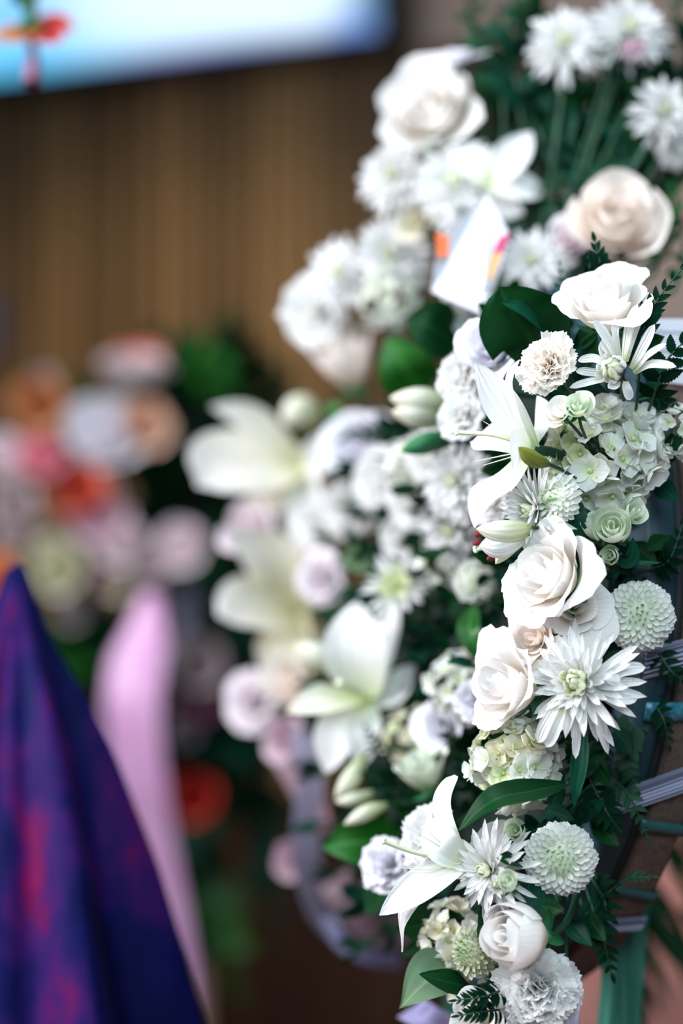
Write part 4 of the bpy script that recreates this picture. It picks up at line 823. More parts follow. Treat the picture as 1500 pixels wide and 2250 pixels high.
leaf('broad_leaf', [(880, 1215, .03), (820, 1228, 0), (745, 1240, -.01)], 120, 2.05, (-.4, .5, .8), 'broad soft grey green leaf above the daisy-like chrysanthemum', 'leaf_grey', fold=.1)
fern([(860, 1650, .03), (830, 1640), (805, 1600, 0)], 40, 1.88, (-.3, .2, 1), 'dark fern tip under the big soft lily', 6, 'fern', seed=21)
fern([(900, 1720, .03), (850, 1720), (800, 1700, 0)], 60, 1.86, (-.3, .2, 1), 'dark fern frond below the big soft lily', 6, 'fern', seed=22)
# white stock-like mass between carnation and buds
rose(1075, 765, 1.69, 150, (-.5, .3, .8), 'soft lilac white ruffled bloom right below the broad glossy leaf', 45, n=11, h=.8, flare=.7, ruf=.12, fringe=.05, mat='lilacwhite')
carnation(1015, 825, 1.73, 150, (-.6, .3, .7), 'soft white frilled carnation left of the open lily', 15, 26, fine=True)
carnation(1020, 915, 1.72, 150, (-.6, .1, .8), 'soft white frilled carnation behind the long lily style', 16, 26, fine=True)
bud('lily_bud', [(990, 890, .03), (930, 882), (855, 874, -.01)], 62, 1.82, 'pale green lily bud lying level, upper of the pair', 'lily_green')
bud('lily_bud', [(985, 920, .03), (925, 912), (860, 905, -.01)], 58, 1.82, 'pale green lily bud lying level, lower of the pair', 'lily_green')
bud('lily_bud', [(1000, 962, .03), (940, 972), (880, 992, -.01)], 48, 1.78, 'slender fresh green bud pointing down below the pale pair', 'sepal')
mum(1000, 1060, 1.78, 190, (-.55, .1, .8), 'soft white chrysanthemum behind the open lily', 46, fine=True, wid=.2)
carnation(925, 1095, 1.95, 190, (-.5, .2, .8), 'blurred white carnation left of the soft chrysanthemum', 17, 24, fine=False)
mum(990, 1165, 1.84, 170, (-.6, -.2, .8), 'blurred white chrysanthemum with drooping rays above the soft button bloom', 47, fine=False, wid=.2)
carnation(900, 1180, 1.98, 160, (-.5, -.1, .8), 'blurred white carnation above the grey green leaf', 18, 22, fine=False)
hydrangea(900, 1010, 1.92, 150, (-.5, .2, .8), 'blurred white hydrangea beneath the slender fresh green bud', 11, n=22, fl=.36, fine=False)
rose(795, 985, 2.12, 170, (-.4, .3, .8), 'blurred lilac white rose with large satiny petals', 48, n=10, h=.75, flare=.7, ruf=.05, mat='lilacwhite', fine=False)
carnation(785, 1115, 2.15, 180, (-.5, .1, .8), 'blurred white carnation below the satiny lilac white rose', 19, 22, fine=False)
carnation(712, 1275, 2.15, 149, (-.4, .2, .9), 'blurred pinkish white frilled bloom beside the yellow white lily', 149, 20, 'whitepink', fine=False)
rose(755, 785, 2.15, 140, (-.35, .85, .45), 'blurred cream rosebud standing upright left of the dark leaves', 50, n=9, h=1.15, flare=.25, mat='rose_blush', bud=.15, fine=False)
leaf('broad_leaf', [(930, 860, .03), (890, 810), (850, 740, 0)], 130, 1.98, (-.3, .2, 1), 'blurred bright green leaf beside the cream rosebud', 'leaf_bright')
leaf('broad_leaf', [(1000, 760, .03), (950, 720), (890, 700, 0)], 130, 1.88, (-.3, .3, 1), 'blurred dark green leaf above the frilled carnations', 'leaf')
leaf('broad_leaf', [(740, 960, .03), (735, 920), (725, 880, 0)], 60, 2.15, (-.3, .3, 1), 'blurred small fresh leaf below the cream rosebud', 'leaf_bright')
lily(660, 1020, 2.28, 'blurred pale yellow white lily farthest out, with petals toward the coral flowers', [
    ([(560, 930, -.02), (462, 893, -.04)], 74, (-.2, .4, 1), 'lily_pale'), ([(545, 1030, -.02), (432, 1070, -.06)], 235, (-.1, .7, .8), 'lily_pale', dict(p=.5, k=.6)), ([(690, 1010, -.02), (700, 955, -.03)], 84, (-.2, .1, 1), 'lily'),
    ([(672, 1120, -.03), (650, 1240, -.03)], 96, (-.3, .1, 1), 'lily'), ([(600, 1080, .0), (545, 1130, .0)], 110, (-.3, .2, 1), 'lily_yellow')])
bud('lily_bud', [(700, 930, .03), (660, 900), (620, 930, 0)], 70, 2.25, 'blurred pale petal bud above the far lily', 'lily_green')
lily(650, 1345, 2.25, 'blurred yellowish lily below the far lily, with broad cream petals', [
    ([(600, 1240, -.02), (500, 1165, -.04)], 130, (-.3, .4, .9), 'lily_yellow'), ([(570, 1340, -.03), (480, 1350, -.06)], 170, (-.2, .5, .9), 'lily_yellow', dict(p=.5, k=.6)), ([(625, 1430, -.02), (590, 1500, -.03)], 130, (-.3, .1, 1), 'lily_yellow'),
    ([(680, 1420, .0), (640, 1480, .0)], 90, (-.2, .2, 1), 'lily_yellow'), ([(690, 1300, 0), (680, 1250, 0)], 80, (-.2, .2, 1), 'lily')])
rose(540, 1160, 2.28, 130, (-.5, .4, .8), 'blurred white pink rose between the two far lilies', 51, n=9, h=.7, flare=.6, mat='whitepink', fine=False)
carnation(560, 1545, 2.28, 172, (-.5, .2, .8), 'blurred pale pink frilled bloom below the yellowish lily', 152, 20, 'whitepink', fine=False)
rose(625, 1625, 2.22, 110, (-.5, .0, .8), 'blurred lilac pink rose at the head of the hanging ribbon', 53, n=9, h=.7, flare=.8, mat='palepink', fine=False)
carnation(845, 1055, 2.02, 170, (-.5, .2, .8), 'blurred white carnation between the satiny lilac rose and the far hydrangea', 120, 22, fine=False)
carnation(950, 1000, 1.86, 140, (-.5, .2, .8), 'soft white carnation just under the slender fresh green bud', 121, 24, fine=False)
carnation(1085, 1105, 1.72, 130, (-.6, .1, .8), 'soft white carnation deep behind the lily and half open buds', 122, 24, fine=False, mat='carn')
carnation(700, 1150, 2.2, 140, (-.5, .2, .8), 'blurred white carnation between the two far lilies and the spray', 123, 22, fine=False)
hydrangea(960, 1235, 1.88, 130, (-.5, .0, .8), 'blurred white hydrangea piece right of the daisy-like chrysanthemum', 124, n=18, fl=.38, fine=False)
carnation(1045, 1540, 1.74, 120, (-.5, .1, .8), 'soft lilac white carnation tucked behind the ruffled bloom', 125, 22, 'lilacwhite', fine=False)
rose(640, 1500, 2.2, 120, (-.5, .2, .8), 'blurred cream rose at the foot of the yellowish lily', 126, n=10, h=.8, flare=.4, ruf=.1, mat='rose_blush', fine=False)
# upper rim of the spray
rose(945, 240, 2.02, 225, (-.3, .35, .9), 'blurred large white rose high up with faint pink shade', 54, n=15, h=.75, flare=.5, ruf=.14, mat='rose', fine=False)
rose(990, 128, 2.05, 150, (-.2, .9, .3), 'blurred flat white bloom above the large high rose', 55, n=10, h=.4, flare=1.2, mat='lilacwhite', fine=False)
mum(865, 385, 2.05, 200, (-.45, .2, .8), 'blurred cream white chrysanthemum below the large high rose', 56, fine=False, wid=.2)
mum(1000, 400, 2.00, 230, (-.3, .2, .9), 'blurred bluish white chrysanthemum above the folded card', 57, fine=False, wid=.2)
lily(1075, 400, 1.98, 'blurred white lily spreading petals to the dark foliage beside the folded card', [([(1120, 350, -.01), (1168, 288, 0)], 84, (-.2, .2, 1)), ([(1130, 410, -.01), (1205, 420, 0)], 84, (0, .5, 1)), ([(1100, 450), (1150, 470)], 70, (0, .3, 1)), ([(1050, 360), (1040, 310)], 80, (-.3, .3, 1))])
mum(860, 560, 2.08, 200, (-.4, .2, .9), 'blurred white chrysanthemum left of the orange mark on the card', 58, fine=False, wid=.2)
mum(745, 600, 2.14, 190, (-.5, .35, .8), 'blurred white chrysanthemum topping the row near the brown slats', 59, fine=False, wid=.2)
carnation(700, 690, 2.16, 205, (-.5, .1, .8), 'blurred white carnation hanging lowest before the brown slats', 20, 24, fine=False)
hydrangea(840, 655, 2.06, 150, (-.3, -.1, .9), 'blurred white hydrangea drooping between the card and the hanging carnation', 12, n=20, fl=.36, fine=False)
rose(910, 480, 2.05, 110, (-.4, .2, .9), 'blurred yellowish cream rose left above the folded card', 60, n=9, h=.6, flare=.8, mat='hyd_cream', fine=False)
mum(1000, 690, 1.90, 110, (-.2, -.2, 1), 'blurred small white chrysanthemum under the folded card', 61, fine=False, wid=.22)
mum(1240, 95, 1.98, 200, (-.25, .3, .9), 'blurred white chrysanthemum at the top, left of the pair', 62, fine=False, wid=.17)
mum(1385, 65, 1.98, 205, (.0, .35, .9), 'blurred white chrysanthemum at the top, right of the pair', 63, fine=False, wid=.17)
rose(1385, 100, 1.95, 60, (.2, -.6, .8), 'blurred small pink white petal cluster under the top pair', 64, n=6, h=.8, flare=.4, mat='palepink', fine=False)
mum(1460, 245, 1.92, 180, (.1, .3, .9), 'blurred white chrysanthemum by the upper edge above a drooping one', 65, fine=False, wid=.17)
mum(1485, 325, 1.93, 110, (.1, -.2, .9), 'blurred drooping white chrysanthemum below the one at the upper edge', 66, fine=False, wid=.2)
rose(1350, 482, 1.90, 215, (.05, .35, .9), 'blurred blush cream rose against the dark leaves above the topmost sharp bloom', 67, n=14, h=.85, flare=.4, ruf=.06, mat='rose_blush', fine=False)
rose(1250, 530, 1.92, 130, (-.3, .3, .9), 'blurred pale pink rose beside the blush cream rose', 68, n=9, h=.6, flare=.8, mat='whitepink', fine=False)
mum(1170, 575, 1.90, 170, (-.2, .2, .9), 'blurred white chrysanthemum right of the magenta mark on the card', 69, fine=False, wid=.2)

# folded white card with an orange and a magenta mark, tucked into the blooms
M['card'] = plain_mat('white_card', (0.76, 0.76, 0.83), 0.6)
def flat_poly(pts, d, name, mat, parent, O, thick=0.0006):
    P = [at(x, y, d + dd) - O for x, y, dd in pts]; mb = MB(); mb.cap([tuple(p) for p in P]); o = part(name, mb.mesh(name, mat, False), parent)
    s = o.modifiers.new('thickness', 'SOLIDIFY'); s.thickness = thick; return o
fc = empty('folded_card', at(1045, 650, 1.90)); tag(fc, 'white folded paper card with an orange and a magenta mark among blurred flowers', 'card'); O = fc.location
flat_poly([(1070, 425, .01), (962, 530, -.012), (948, 640, -.012), (1060, 690, -.02)], 1.89, 'paper_fold', M['card'], fc, O)
flat_poly([(1070, 425, .01), (1060, 690, -.02), (1092, 610, -.005), (1118, 515, .004)], 1.89, 'paper_fold', M['card'], fc, O)
flat_poly([(956, 512, 0), (985, 518, 0), (985, 562, 0), (962, 566, 0)], 1.872, 'orange_mark', plain_mat('orange_print', (0.80, 0.16, 0.04), 0.6), fc, O)
flat_poly([(1122, 512, 0), (1098, 520, 0), (1082, 556, 0), (1102, 556, 0)], 1.872, 'magenta_mark', plain_mat('magenta_print', (0.60, 0.02, 0.14), 0.6), fc, O)
flat_poly([(1082, 556, 0), (1102, 556, 0), (1080, 614, 0), (1068, 612, 0)], 1.872, 'yellow_mark', plain_mat('yellow_print', (0.75, 0.42, 0.12), 0.6), fc, O)
t_ = on_base(O); part('card_pick', MB().tube([(0, 0.002, .02), t_ - O], .0015, 6).mesh('card_pick', M['stem']), fc)

# white message card in its holder at the edge
cc = empty('message_card', at(1490, 850, 1.72)); tag(cc, 'pale blue white card with handwriting behind the fern leaflets', 'card'); O = cc.location
flat_poly([(1424, 700, 0), (1640, 702, .03), (1640, 862, .03), (1430, 836, 0)], 1.72, 'card_paper', M['card'], cc, O, .0008)
ink = plain_mat('blue_ink', (0.08, 0.12, 0.28), 0.6); mb = MB()
for row, y in enumerate((728, 770, 800)):
    mb.tube([at(1440 + i * 5.0, y + i * .2 + (6 if row == 0 else 5) * math.sin(i * 2.1 + row) * (.4 + .6 * ((i * 7 + row) % 5) / 5), 1.7185 + i * .0007) - O for i in range(24)], .0004, 4)
part('handwriting', mb.mesh('handwriting', ink), cc)
part('card_pick', MB().tube([at(1520, 780, 1.742) - O, at(1520, 880, 1.75) - O, on_base(at(1470, 900, 1.75), .05, .93) - O], .002, 6).mesh('card_pick', M['stem']), cc)

# ribbons of the white spray
M['lav'] = plain_mat('lavender_satin', (0.26, 0.24, 0.44), 0.4, (0.34, 0.31, 0.52), 30, sheen=.3)
M['pinksatin'] = plain_mat('pink_satin', (0.48, 0.29, 0.33), 0.4, (0.55, 0.35, 0.40), 30, sheen=.3)
M['greysatin'] = plain_mat('grey_lilac_satin', (0.20, 0.18, 0.26), 0.4, (0.27, 0.245, 0.34), 30, sheen=.3)
M['sheer'] = plain_mat('white_lilac_organza', (0.46, 0.46, 0.60), 0.5, (0.54, 0.54, 0.68), 60)
M['orchid'] = plain_mat('orchid_pink_satin', (0.50, 0.27, 0.48), 0.4, (0.58, 0.34, 0.56), 12, sheen=.3)
def ribbon(name, P, wpx, d, hint, mat, label, target=None, cup=.25, ruf=.12, group=None, wf=None):
    root = empty(name, at(P[0][0], P[0][1], d)); tag(root, label, 'ribbon', group); O = root.location
    pp = [at(q[0], q[1], d + (q[2] if len(q) > 2 else 0)) - O for q in P]
    o = part('ribbon_tail', mesh1('ribbon_tail', path_blade(pp, wpx * d / F, cdir(*hint), 13, 41, cup, .5, 1, .01, ruf, 1.5, wpx, 0, wf=wf or (lambda t: 1.0)), M[mat]), root)
    s = o.modifiers.new('thickness', 'SOLIDIFY'); s.thickness = .0006
    t = on_base(O) if target is None else target
    part('wire_pick', MB().tube([(0, 0, 0), (t - O) * .5, t - O], .0013, 5).mesh('wire_pick', M['stem']), root)
    return root
ribbon('satin_ribbon', [(665, 1600, .0), (682, 1720, -.01), (672, 1850, -.01), (700, 1985, 0), (770, 2062, .01), (872, 2098, .03)], 62, 2.20, (-.2, .3, 1), 'greysatin', 'lavender grey satin ribbon looping down from the pale pink roses')
ribbon('satin_ribbon', [(720, 2010, -.0), (745, 2065, -.01), (800, 2098, -.01), (880, 2112, .02)], 36, 2.16, (-.2, .5, 1), 'lav', 'bright lavender ribbon loop at the lower end of the grey ribbon')
ribbon('satin_ribbon', [(735, 1930, .0), (775, 1990, -.01), (830, 2035, .0), (905, 2045, .03)], 80, 2.18, (-.2, .5, 1), 'pinksatin', 'dusty pink satin ribbon tail above the lavender loop')
ribbon('satin_ribbon', [(625, 1660, .0), (660, 1720, 0), (690, 1780, 0), (700, 1830, 0)], 60, 2.22, (-.2, .2, 1), 'palelil' if False else 'pinksatin', 'dusty pink satin ribbon behind the head of the grey ribbon')
rose(645, 1885, 2.26, 92, (-.3, .1, .9), 'blurred small pink rose hanging beside the lavender grey ribbon', 70, n=8, h=.8, flare=.4, mat='palepink', fine=False, target=bpt(.18, -.26, .05))
ribbon('satin_ribbon', [(900, 2215, .02), (935, 2235, 0), (990, 2270, 0)], 70, 1.80, (-.2, .7, .8), 'lav', 'purple lavender ribbon end cut by the bottom edge under the grey green leaf')
ribbon('satin_ribbon', [(1240, 2150, .02), (1238, 2200, 0), (1232, 2290, 0)], 74, 1.62, (-.2, .1, 1), 'sheer', 'sheer white lilac ribbon tail below the large frilled carnation')

# leafy filling between the blooms: sprigs standing on the foam
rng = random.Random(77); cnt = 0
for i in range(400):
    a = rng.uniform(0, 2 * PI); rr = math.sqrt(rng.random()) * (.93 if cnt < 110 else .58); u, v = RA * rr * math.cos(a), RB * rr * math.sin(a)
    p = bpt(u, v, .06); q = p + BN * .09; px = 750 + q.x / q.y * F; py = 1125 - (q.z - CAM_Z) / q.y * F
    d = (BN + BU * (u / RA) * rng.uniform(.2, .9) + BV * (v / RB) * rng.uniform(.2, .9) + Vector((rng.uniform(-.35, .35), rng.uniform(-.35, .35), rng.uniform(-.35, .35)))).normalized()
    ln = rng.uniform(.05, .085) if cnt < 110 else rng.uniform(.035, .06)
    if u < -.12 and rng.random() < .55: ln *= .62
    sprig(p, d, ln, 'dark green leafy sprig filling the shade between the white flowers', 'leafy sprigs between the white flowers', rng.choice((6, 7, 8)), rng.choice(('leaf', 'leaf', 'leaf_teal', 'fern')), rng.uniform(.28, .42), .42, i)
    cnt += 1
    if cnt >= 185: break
# tall greenery behind the top of the spray
for i, (x, y, x2, y2, d, m) in enumerate([(1120, 330, 1060, 40, 2.02, 'leaf'), (1150, 300, 1105, 20, 2.0, 'leaf_teal'), (1180, 380, 1180, 170, 2.02, 'leaf_bright'), (1230, 400, 1215, 160, 1.98, 'leaf_teal'), (1260, 420, 1275, 220, 2.0, 'leaf'), (1300, 430, 1330, 170, 1.98, 'leaf_teal'),
    (1340, 400, 1345, 180, 2.0, 'leaf'), (1390, 420, 1405, 150, 1.98, 'leaf_teal'), (1430, 440, 1440, 120, 1.98, 'leaf'), (1480, 460, 1490, 330, 1.95, 'leaf'), (1290, 470, 1250, 310, 1.96, 'leaf_teal'), (1210, 480, 1240, 330, 1.96, 'leaf'), (1330, 430, 1290, 280, 1.96, 'leaf'),
    (1380, 400, 1360, 290, 1.95, 'leaf_teal'), (1470, 560, 1470, 420, 1.90, 'leaf_bright'), (1440, 600, 1480, 470, 1.88, 'leaf'), (1250, 430, 1170, 400, 1.95, 'leaf'), (1220, 460, 1190, 480, 1.93, 'leaf_teal'), (1480, 640, 1505, 530, 1.86, 'leaf'), (1420, 590, 1440, 560, 1.86, 'leaf'), (1080, 210, 1095, 130, 2.06, 'leaf_bright'), (1030, 60, 1040, -20, 2.05, 'leaf'), (1480, 30, 1500, -20, 2.0, 'leaf')]):
    p, q = at(x, y, d), at(x2, y2, d + .03)
    sprig(p, q - p, (q - p).length, 'tall dark leafy stem rising among the high blurred blooms', 'tall leafy stems at the top of the spray', 8, m, .34, .38, 500 + i, on_base(p, .05, .92))

rng = random.Random(31)
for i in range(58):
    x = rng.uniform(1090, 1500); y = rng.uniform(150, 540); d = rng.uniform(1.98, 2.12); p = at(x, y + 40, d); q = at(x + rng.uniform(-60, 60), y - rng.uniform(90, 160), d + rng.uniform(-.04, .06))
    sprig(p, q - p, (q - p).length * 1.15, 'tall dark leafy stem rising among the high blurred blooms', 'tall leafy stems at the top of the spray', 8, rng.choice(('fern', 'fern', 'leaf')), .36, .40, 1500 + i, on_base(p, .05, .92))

# ================================================================== the pink and coral arrangement beyond
DB = 3.6
stand_x = 425
sp0 = at(430, 1600, DB + .12); post = empty('flower_stand', Vector((sp0.x, sp0.y, 0))); tag(post, 'tall grey tan flower stand holding the pink and coral arrangement', 'stand'); O = post.location
M['post'] = plain_mat('grey_tan_wood', (0.22, 0.15, 0.11), 0.6, (0.28, 0.20, 0.15), 8, .1, (12, 12, .8))
box_bevel(part('post', MB().box((-.022, -.022, .02), (.022, .022, sp0.z)).mesh('post', M['post'], False), post), .004)
box_bevel(part('foot', MB().box((-.17, -.17, 0), (.17, .17, .03)).mesh('foot', M['post'], False), post), .006)
oc = at(440, 1330, DB + .12); ob = empty('foam_block', oc - Vector((0, 0, .34))); tag(ob, 'dark green foam block behind the pink and coral flowers', 'flower base')
part('foam', MB().grid([[(.115 * math.sin(a) * math.cos(b), .05 * math.sin(a) * math.sin(b), .34 + .34 * math.cos(a)) for b in np.linspace(0, 2 * PI, 20)] for a in np.linspace(0.02, PI - .02, 14)]).mesh('foam', M['foam']), ob)
def to_back(p):
    d = p - oc; e = math.sqrt((d.x / .115) ** 2 + (d.z / .34) ** 2)
    k = .7 / max(e, .7); return oc + Vector((d.x * k, -.01, d.z * k))
def brose(px, py, size, mat, label, seed, d=DB - .07, face=(-.1, .35, 1), fl=.45, h=.7, n=11, **kw):
    p = at(px, py, d); return rose(px, py, d, size, face, label, seed, n=n, h=h, flare=fl, ruf=.06, bud=.16, inner=.2, mat=mat, fine=False, target=to_back(p), **kw)
brose(295, 812, 165, 'greyrose', 'blurred white rose with coral top, highest in the far arrangement', 80, face=(0, .9, .4), h=.45)
brose(305, 788, 115, 'coral', 'blurred coral bloom resting on the highest white rose of the far arrangement', 81, face=(0, .8, .5), h=.5, d=DB + .05)
brose(235, 950, 180, 'lilacwhite', 'blurred bright white rose, largest in the far arrangement', 82, d=DB - .07)
brose(318, 930, 120, 'peach', 'blurred peach rose right beside the largest white one', 83, d=DB - .13, face=(.4, .2, .8))
brose(85, 885, 130, 'rust', 'blurred rust orange bloom below the slats in the far arrangement', 84)
brose(95, 840, 70, 'greyrose', 'blurred small mauve grey bud above the rust orange bloom', 85, d=DB + .1)
brose(92, 1000, 105, 'pink', 'blurred rose pink bloom below the rust orange one', 86, d=DB - .13)
brose(15, 1000, 110, 'whitepink', 'blurred pinkish white bloom by the edge beside the rose pink one', 87)
brose(168, 1068, 135, 'coral', 'blurred vivid coral rose under the largest white one', 88, d=DB - .1)
brose(215, 1125, 145, 'palepink', 'blurred pale pink rose touching the vivid coral one', 89, d=DB - .08)
brose(262, 1190, 120, 'whitepink', 'blurred whitish pink rose below the pale pink one', 90, d=DB - .09)
brose(30, 1110, 120, 'greyrose', 'blurred greyish white rose by the edge above the orange bloom', 91)
brose(25, 1170, 80, 'greyrose', 'blurred greyish petal cluster just above the orange bloom', 92)
brose(130, 1240, 130, 'creamgreen', 'blurred cream green rose above the purple cloth', 93, d=DB - .1)
brose(330, 1225, 105, 'greyrose', 'blurred beige pink rose, middle of the chain over the pink ribbon', 94, d=DB - .14)
brose(400, 1195, 110, 'whitepink', 'blurred pinkish white rose at the end over the pink ribbon', 95, d=DB - .15)
brose(255, 1265, 90, 'creamgreen', 'blurred dull cream bloom at the start of the chain over the pink ribbon', 96)
brose(205, 1275, 90, 'mauve', 'blurred dark mauve bloom between the cream green rose and the ribbon', 97)
brose(155, 1345, 70, 'greyrose', 'blurred mauve bud hanging beside the purple cloth peak', 98)
brose(-8, 1268, 130, 'orange', 'blurred bright orange bloom half behind the purple cloth', 99, d=DB - .4)
brose(435, 1450, 130, 'greyrose', 'blurred mauve grey rose right of the pink ribbon', 100)
brose(440, 1530, 110, 'mauve', 'blurred shaded mauve rose below the mauve grey one', 101)
brose(400, 1605, 70, 'greyrose', 'blurred brownish bud right of the pink ribbon', 102)
brose(428, 1748, 112, 'red', 'blurred red bloom low in the dark leaves', 103, d=DB - .12)
ribbon('satin_ribbon', [(335, 1300, .0), (322, 1400, -.03), (300, 1540, -.06), (312, 1700, -.04), (340, 1900, .0), (372, 2100, .02), (385, 2320, .02)], 150, DB - .1, (-.5, .1, .9), 'orchid', 'wide orchid pink satin ribbon falling beside the purple cloth', to_back(at(335, 1300, DB)), cup=.5, ruf=.06,
       wf=lambda t: .34 + .66 * min(1, (t / .22)) ** 1.5 - .1 * max(0, t - .4))
ribbon('satin_ribbon', [(400, 1265, .0), (405, 1330, -.01), (392, 1400, -.02), (375, 1470, 0)], 50, DB, (.4, .1, .9), 'mauve_satin' if 'mauve_satin' in M else 'greysatin', 'dark mauve ribbon loop beside the orchid pink ribbon', to_back(at(400, 1265, DB)))
rng = random.Random(9); k = 0
for i in range(120):
    x, y = rng.uniform(160, 640), rng.uniform(800, 1960)
    inside = ((x - 430) / 215) ** 2 + ((y - 1370) / 590) ** 2
    if inside > 1: continue
    p = at(x, y, DB + rng.uniform(.06, .16)); r_ = to_back(p); d = (p - r_) + Vector((0, -.03, .0)); d = d.normalized() if d.length > .02 else Vector((0, -1, .2))
    sprig(p - d * .05, d + Vector((rng.uniform(-.5, .5), -.3, rng.uniform(-.4, .4))), rng.uniform(.13, .2), 'blurred dark leafy sprig of the far pink and coral arrangement', 'leafy sprigs of the far arrangement', 7, rng.choice(('leaf', 'leaf', 'leaf_teal')), .5, .5, 900 + i, r_); k += 1
    if k > 75: break
for x, y in ((205, 1430), (235, 1460), (450, 1900), (475, 1940), (370, 815), (390, 870)):
    p = at(x, y, DB); sprig(p, Vector((-.3 if x < 300 else .3, -.4, .1 if y < 1600 else -1)), .13, 'blurred bright green leafy sprig at the rim of the far arrangement', 'bright sprigs at the rim of the far arrangement', 7, 'leaf_bright', .55, .5, x, to_back(p))

# ================================================================== draped purple cloth
def galaxy_mat():
    m, nt, out = new_mat('navy_purple_satin'); L = nt.links.new
    tc = N(nt, 'ShaderNodeTexCoord'); mp = N(nt, 'ShaderNodeMapping'); mp.inputs['Scale'].default_value = (1, 1, .45); L(tc.outputs['Object'], mp.inputs[0])
    nz = N(nt, 'ShaderNodeTexNoise'); nz.inputs['Scale'].default_value = 11; nz.inputs['Detail'].default_value = 5; nz.inputs['Roughness'].default_value = .55; L(mp.outputs[0], nz.inputs['Vector'])
    r = ramp(nt, [(0.36, (0.0012, 0.002, 0.020)), (0.50, (0.003, 0.004, 0.055)), (0.57, (0.028, 0.005, 0.080)), (0.64, (0.10, 0.002, 0.050)), (0.78, (0.22, 0.004, 0.07))]); L(nz.outputs[0], r.inputs[0])
    p = N(nt, 'ShaderNodeBsdfPrincipled'); L(r.outputs[0], p.inputs['Base Color']); p.inputs['Roughness'].default_value = .55; p.inputs['Specular IOR Level'].default_value = .05
    L(p.outputs[0], out.inputs[0]); return m
M['galaxy'] = galaxy_mat()
DC = 2.02; pk = at(36, 1236, DC)
cl = empty('draped_cloth', Vector((pk.x, pk.y, 0))); tag(cl, 'navy and purple cloth with magenta blotches draped to a peak on a stand', 'cloth')
prof = [(0, 0.002), (14, 22), (164, 74), (294, 144), (404, 198), (664, 294), (1014, 392), (2000, 480), (3320, 530)]
hs = np.array([p[0] for p in prof]) * DC / F; rs = np.array([p[1] for p in prof]) * DC / F
rows = []; nseg = 220
for z in np.concatenate([np.linspace(0, .08, 14), np.linspace(.09, pk.z - .004, 70)]):
    r = float(np.interp(z, hs, rs)); row = []; g = min(1, z / .12)
    for i in range(nseg):
        a = 2 * PI * i / nseg
        fd = .62 * math.sin(7 * a + 2.6 + .9 * math.sin(2 * a)) + .20 * math.sin(13 * a + 2.2 + z * .8) + .18 * math.sin(4 * a + .6)
        rr = r * (1 + .24 * g * fd - .12 * g); row.append((rr * math.cos(a), rr * math.sin(a), pk.z - z))
    rows.append(row)
part('cloth', MB().grid(rows, True).mesh('cloth', M['galaxy']), cl)
part('stand_pole', MB().tube([(0, 0, 0), (0, 0, pk.z - .01)], .006, 8).mesh('stand_pole', M['black']), cl)

# ================================================================== potted palm behind the easel
DP = 2.55
palm = empty('potted_palm', Vector((.50, 2.62, 0))); tag(palm, 'palm with narrow dark blades hanging behind the burlap rim and easel leg', 'potted plant'); O = palm.location
M['redpot'] = plain_mat('deep_red_glaze', (0.20, 0.030, 0.045), 0.45, (0.26, 0.045, 0.06), 12)
ph = .42
part('pot', MB().grid([[(r_ * math.cos(b), r_ * math.sin(b), z_) for b in np.linspace(0, 2 * PI, 40)] for r_, z_ in ((.001, 0), (.10, 0), (.112, .02), (.135, ph * .8), (.145, ph - .03), (.152, ph - .03), (.152, ph), (.138, ph), (.132, ph - .04), (.001, ph - .04))]).mesh('pot', M['redpot']), palm)
rngp = random.Random(3)
lm = mesh1('leaflet', path_blade([(0, 0, 0), (.3, 0, .03), (.7, 0, 0), (1, 0, -.06)], .115, (0, 0, 1), 5, 13, .2, .4, .5, .9, 0, 1, 0, .3), M['leaf'])
Q = lambda x, y, d: at(x, y, d) - O
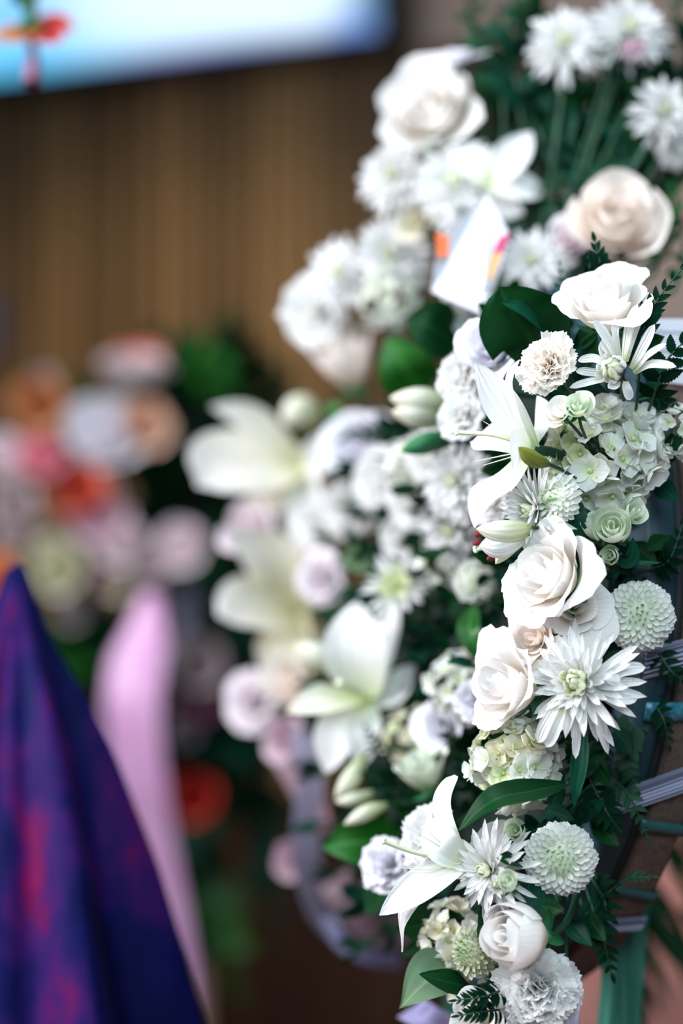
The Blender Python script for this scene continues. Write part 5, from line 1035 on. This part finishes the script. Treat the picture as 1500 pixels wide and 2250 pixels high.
for fi, (P, n_, ang) in enumerate([([Vector((0, 0, ph - .05)), Q(1620, 1800, 2.45), Q(1560, 1690, 2.30), Q(1440, 1740, 2.20), Q(1300, 1930, 2.15), Q(1250, 2060, 2.15)], 9, 0), ([Vector((-.01, -.01, ph - .05)), Q(1680, 2050, 2.4), Q(1620, 1990, 2.3), Q(1500, 2000, 2.25), Q(1420, 2100, 2.2)], 5, 0), ([Vector((.02, 0, ph - .05)), Q(1800, 1700, 2.6), Q(1900, 1500, 2.6), Q(2000, 1450, 2.6)], 9, 1), ([Vector((0, .02, ph - .05)), Q(1650, 1600, 2.8), Q(1620, 1300, 2.9), Q(1700, 1150, 3.0)], 9, 1)]):
    c = catmull([tuple(q) for q in P], 41)
    fr = part('frond', MB().tube([Vector(q) for q in c[::2]], list(np.linspace(.004, .001, 21)), 6).mesh('frond', M['leaf']), palm)
    for i in range(n_):
        j = 17 + int(22 * i / n_); T = Vector(c[j + 1] - c[j]).normalized()
        for sd in (-1, 1):
            X = (Vector((.50, -.05, -.72)) + Vector((.1, .25, 0)) * sd).normalized() if ang == 0 else (T * .75 + Vector((.35 * sd, -.25 * sd, -.45))).normalized()
            Z = (Vector((.4, -1, .3)) - X * Vector((.4, -1, .3)).dot(X)).normalized(); Y = Z.cross(X); s_ = .125 * rngp.uniform(.8, 1.15)
            o = part('leaflet', lm, fr); o.matrix_local = Matrix(((X.x, Y.x, Z.x, c[j][0]), (X.y, Y.y, Z.y, c[j][1]), (X.z, Y.z, Z.z, c[j][2]), (0, 0, 0, 1))) @ Matrix.Diagonal((s_, s_, s_, 1))

# ================================================================== nodding red bloom before the television, on a tall bent stem
DN = 2.25
nb = empty('nodding_flower', at(68, 62, DN)); tag(nb, 'blurred orange red nodding bloom hanging on a bent green stem before the television', 'flower'); O = nb.location
for k, (x, y, dd, mt) in enumerate([(162, 62, 0, 'red'), (118, 92, -.04, 'red'), (-30, 88, 0, 'rust'), (20, 92, -.045, 'rust'), (70, 74, .05, 'rust'), (120, 76, .03, 'red')]):
    pp = [Vector((0, 0, 0)), (at(68 + (x - 68) * .5, y - 10, DN + dd * .5) - O), at(x, y, DN + dd) - O]
    part('petal', mesh1('petal', path_blade(pp, 95 * DN / F, (0, -.55, 1), 7, 11, .4, .6, .5, .6, .05), M[mt]), nb)
part('pistil', MB().tube([(0, 0, 0), at(72, 120, DN) - O, at(70, 180, DN - .01) - O], [.004, .005, .008], 7).mesh('pistil', M['mauve']), nb)
part('calyx', MB().tube([at(66, 40, DN) - O, at(67, 52, DN) - O, at(68, 64, DN) - O], [.003, .012, .014], 9).mesh('calyx', M['leaf_bright']), nb)
c = catmull([at(66, 44, DN) - O, at(66, 0, DN) - O, at(40, -70, DN) - O, at(-120, -130, DN) - O, at(-420, 200, DN) - O, Vector((-.62, DN, .6)) - O, Vector((-.62, DN, .0)) - O], 40)
part('stem', MB().tube([Vector(q) for q in c], .006, 7).mesh('stem', M['leaf_bright']), nb)
part('leaf', mesh1('leaf', path_blade([at(60, 20, DN) - O, at(50, -20, DN) - O, at(10, -70, DN - .02) - O], 70 * DN / F, (0, -1, .3), 7, 11, .3, .5, .3, .9), M['leaf_bright']), nb)
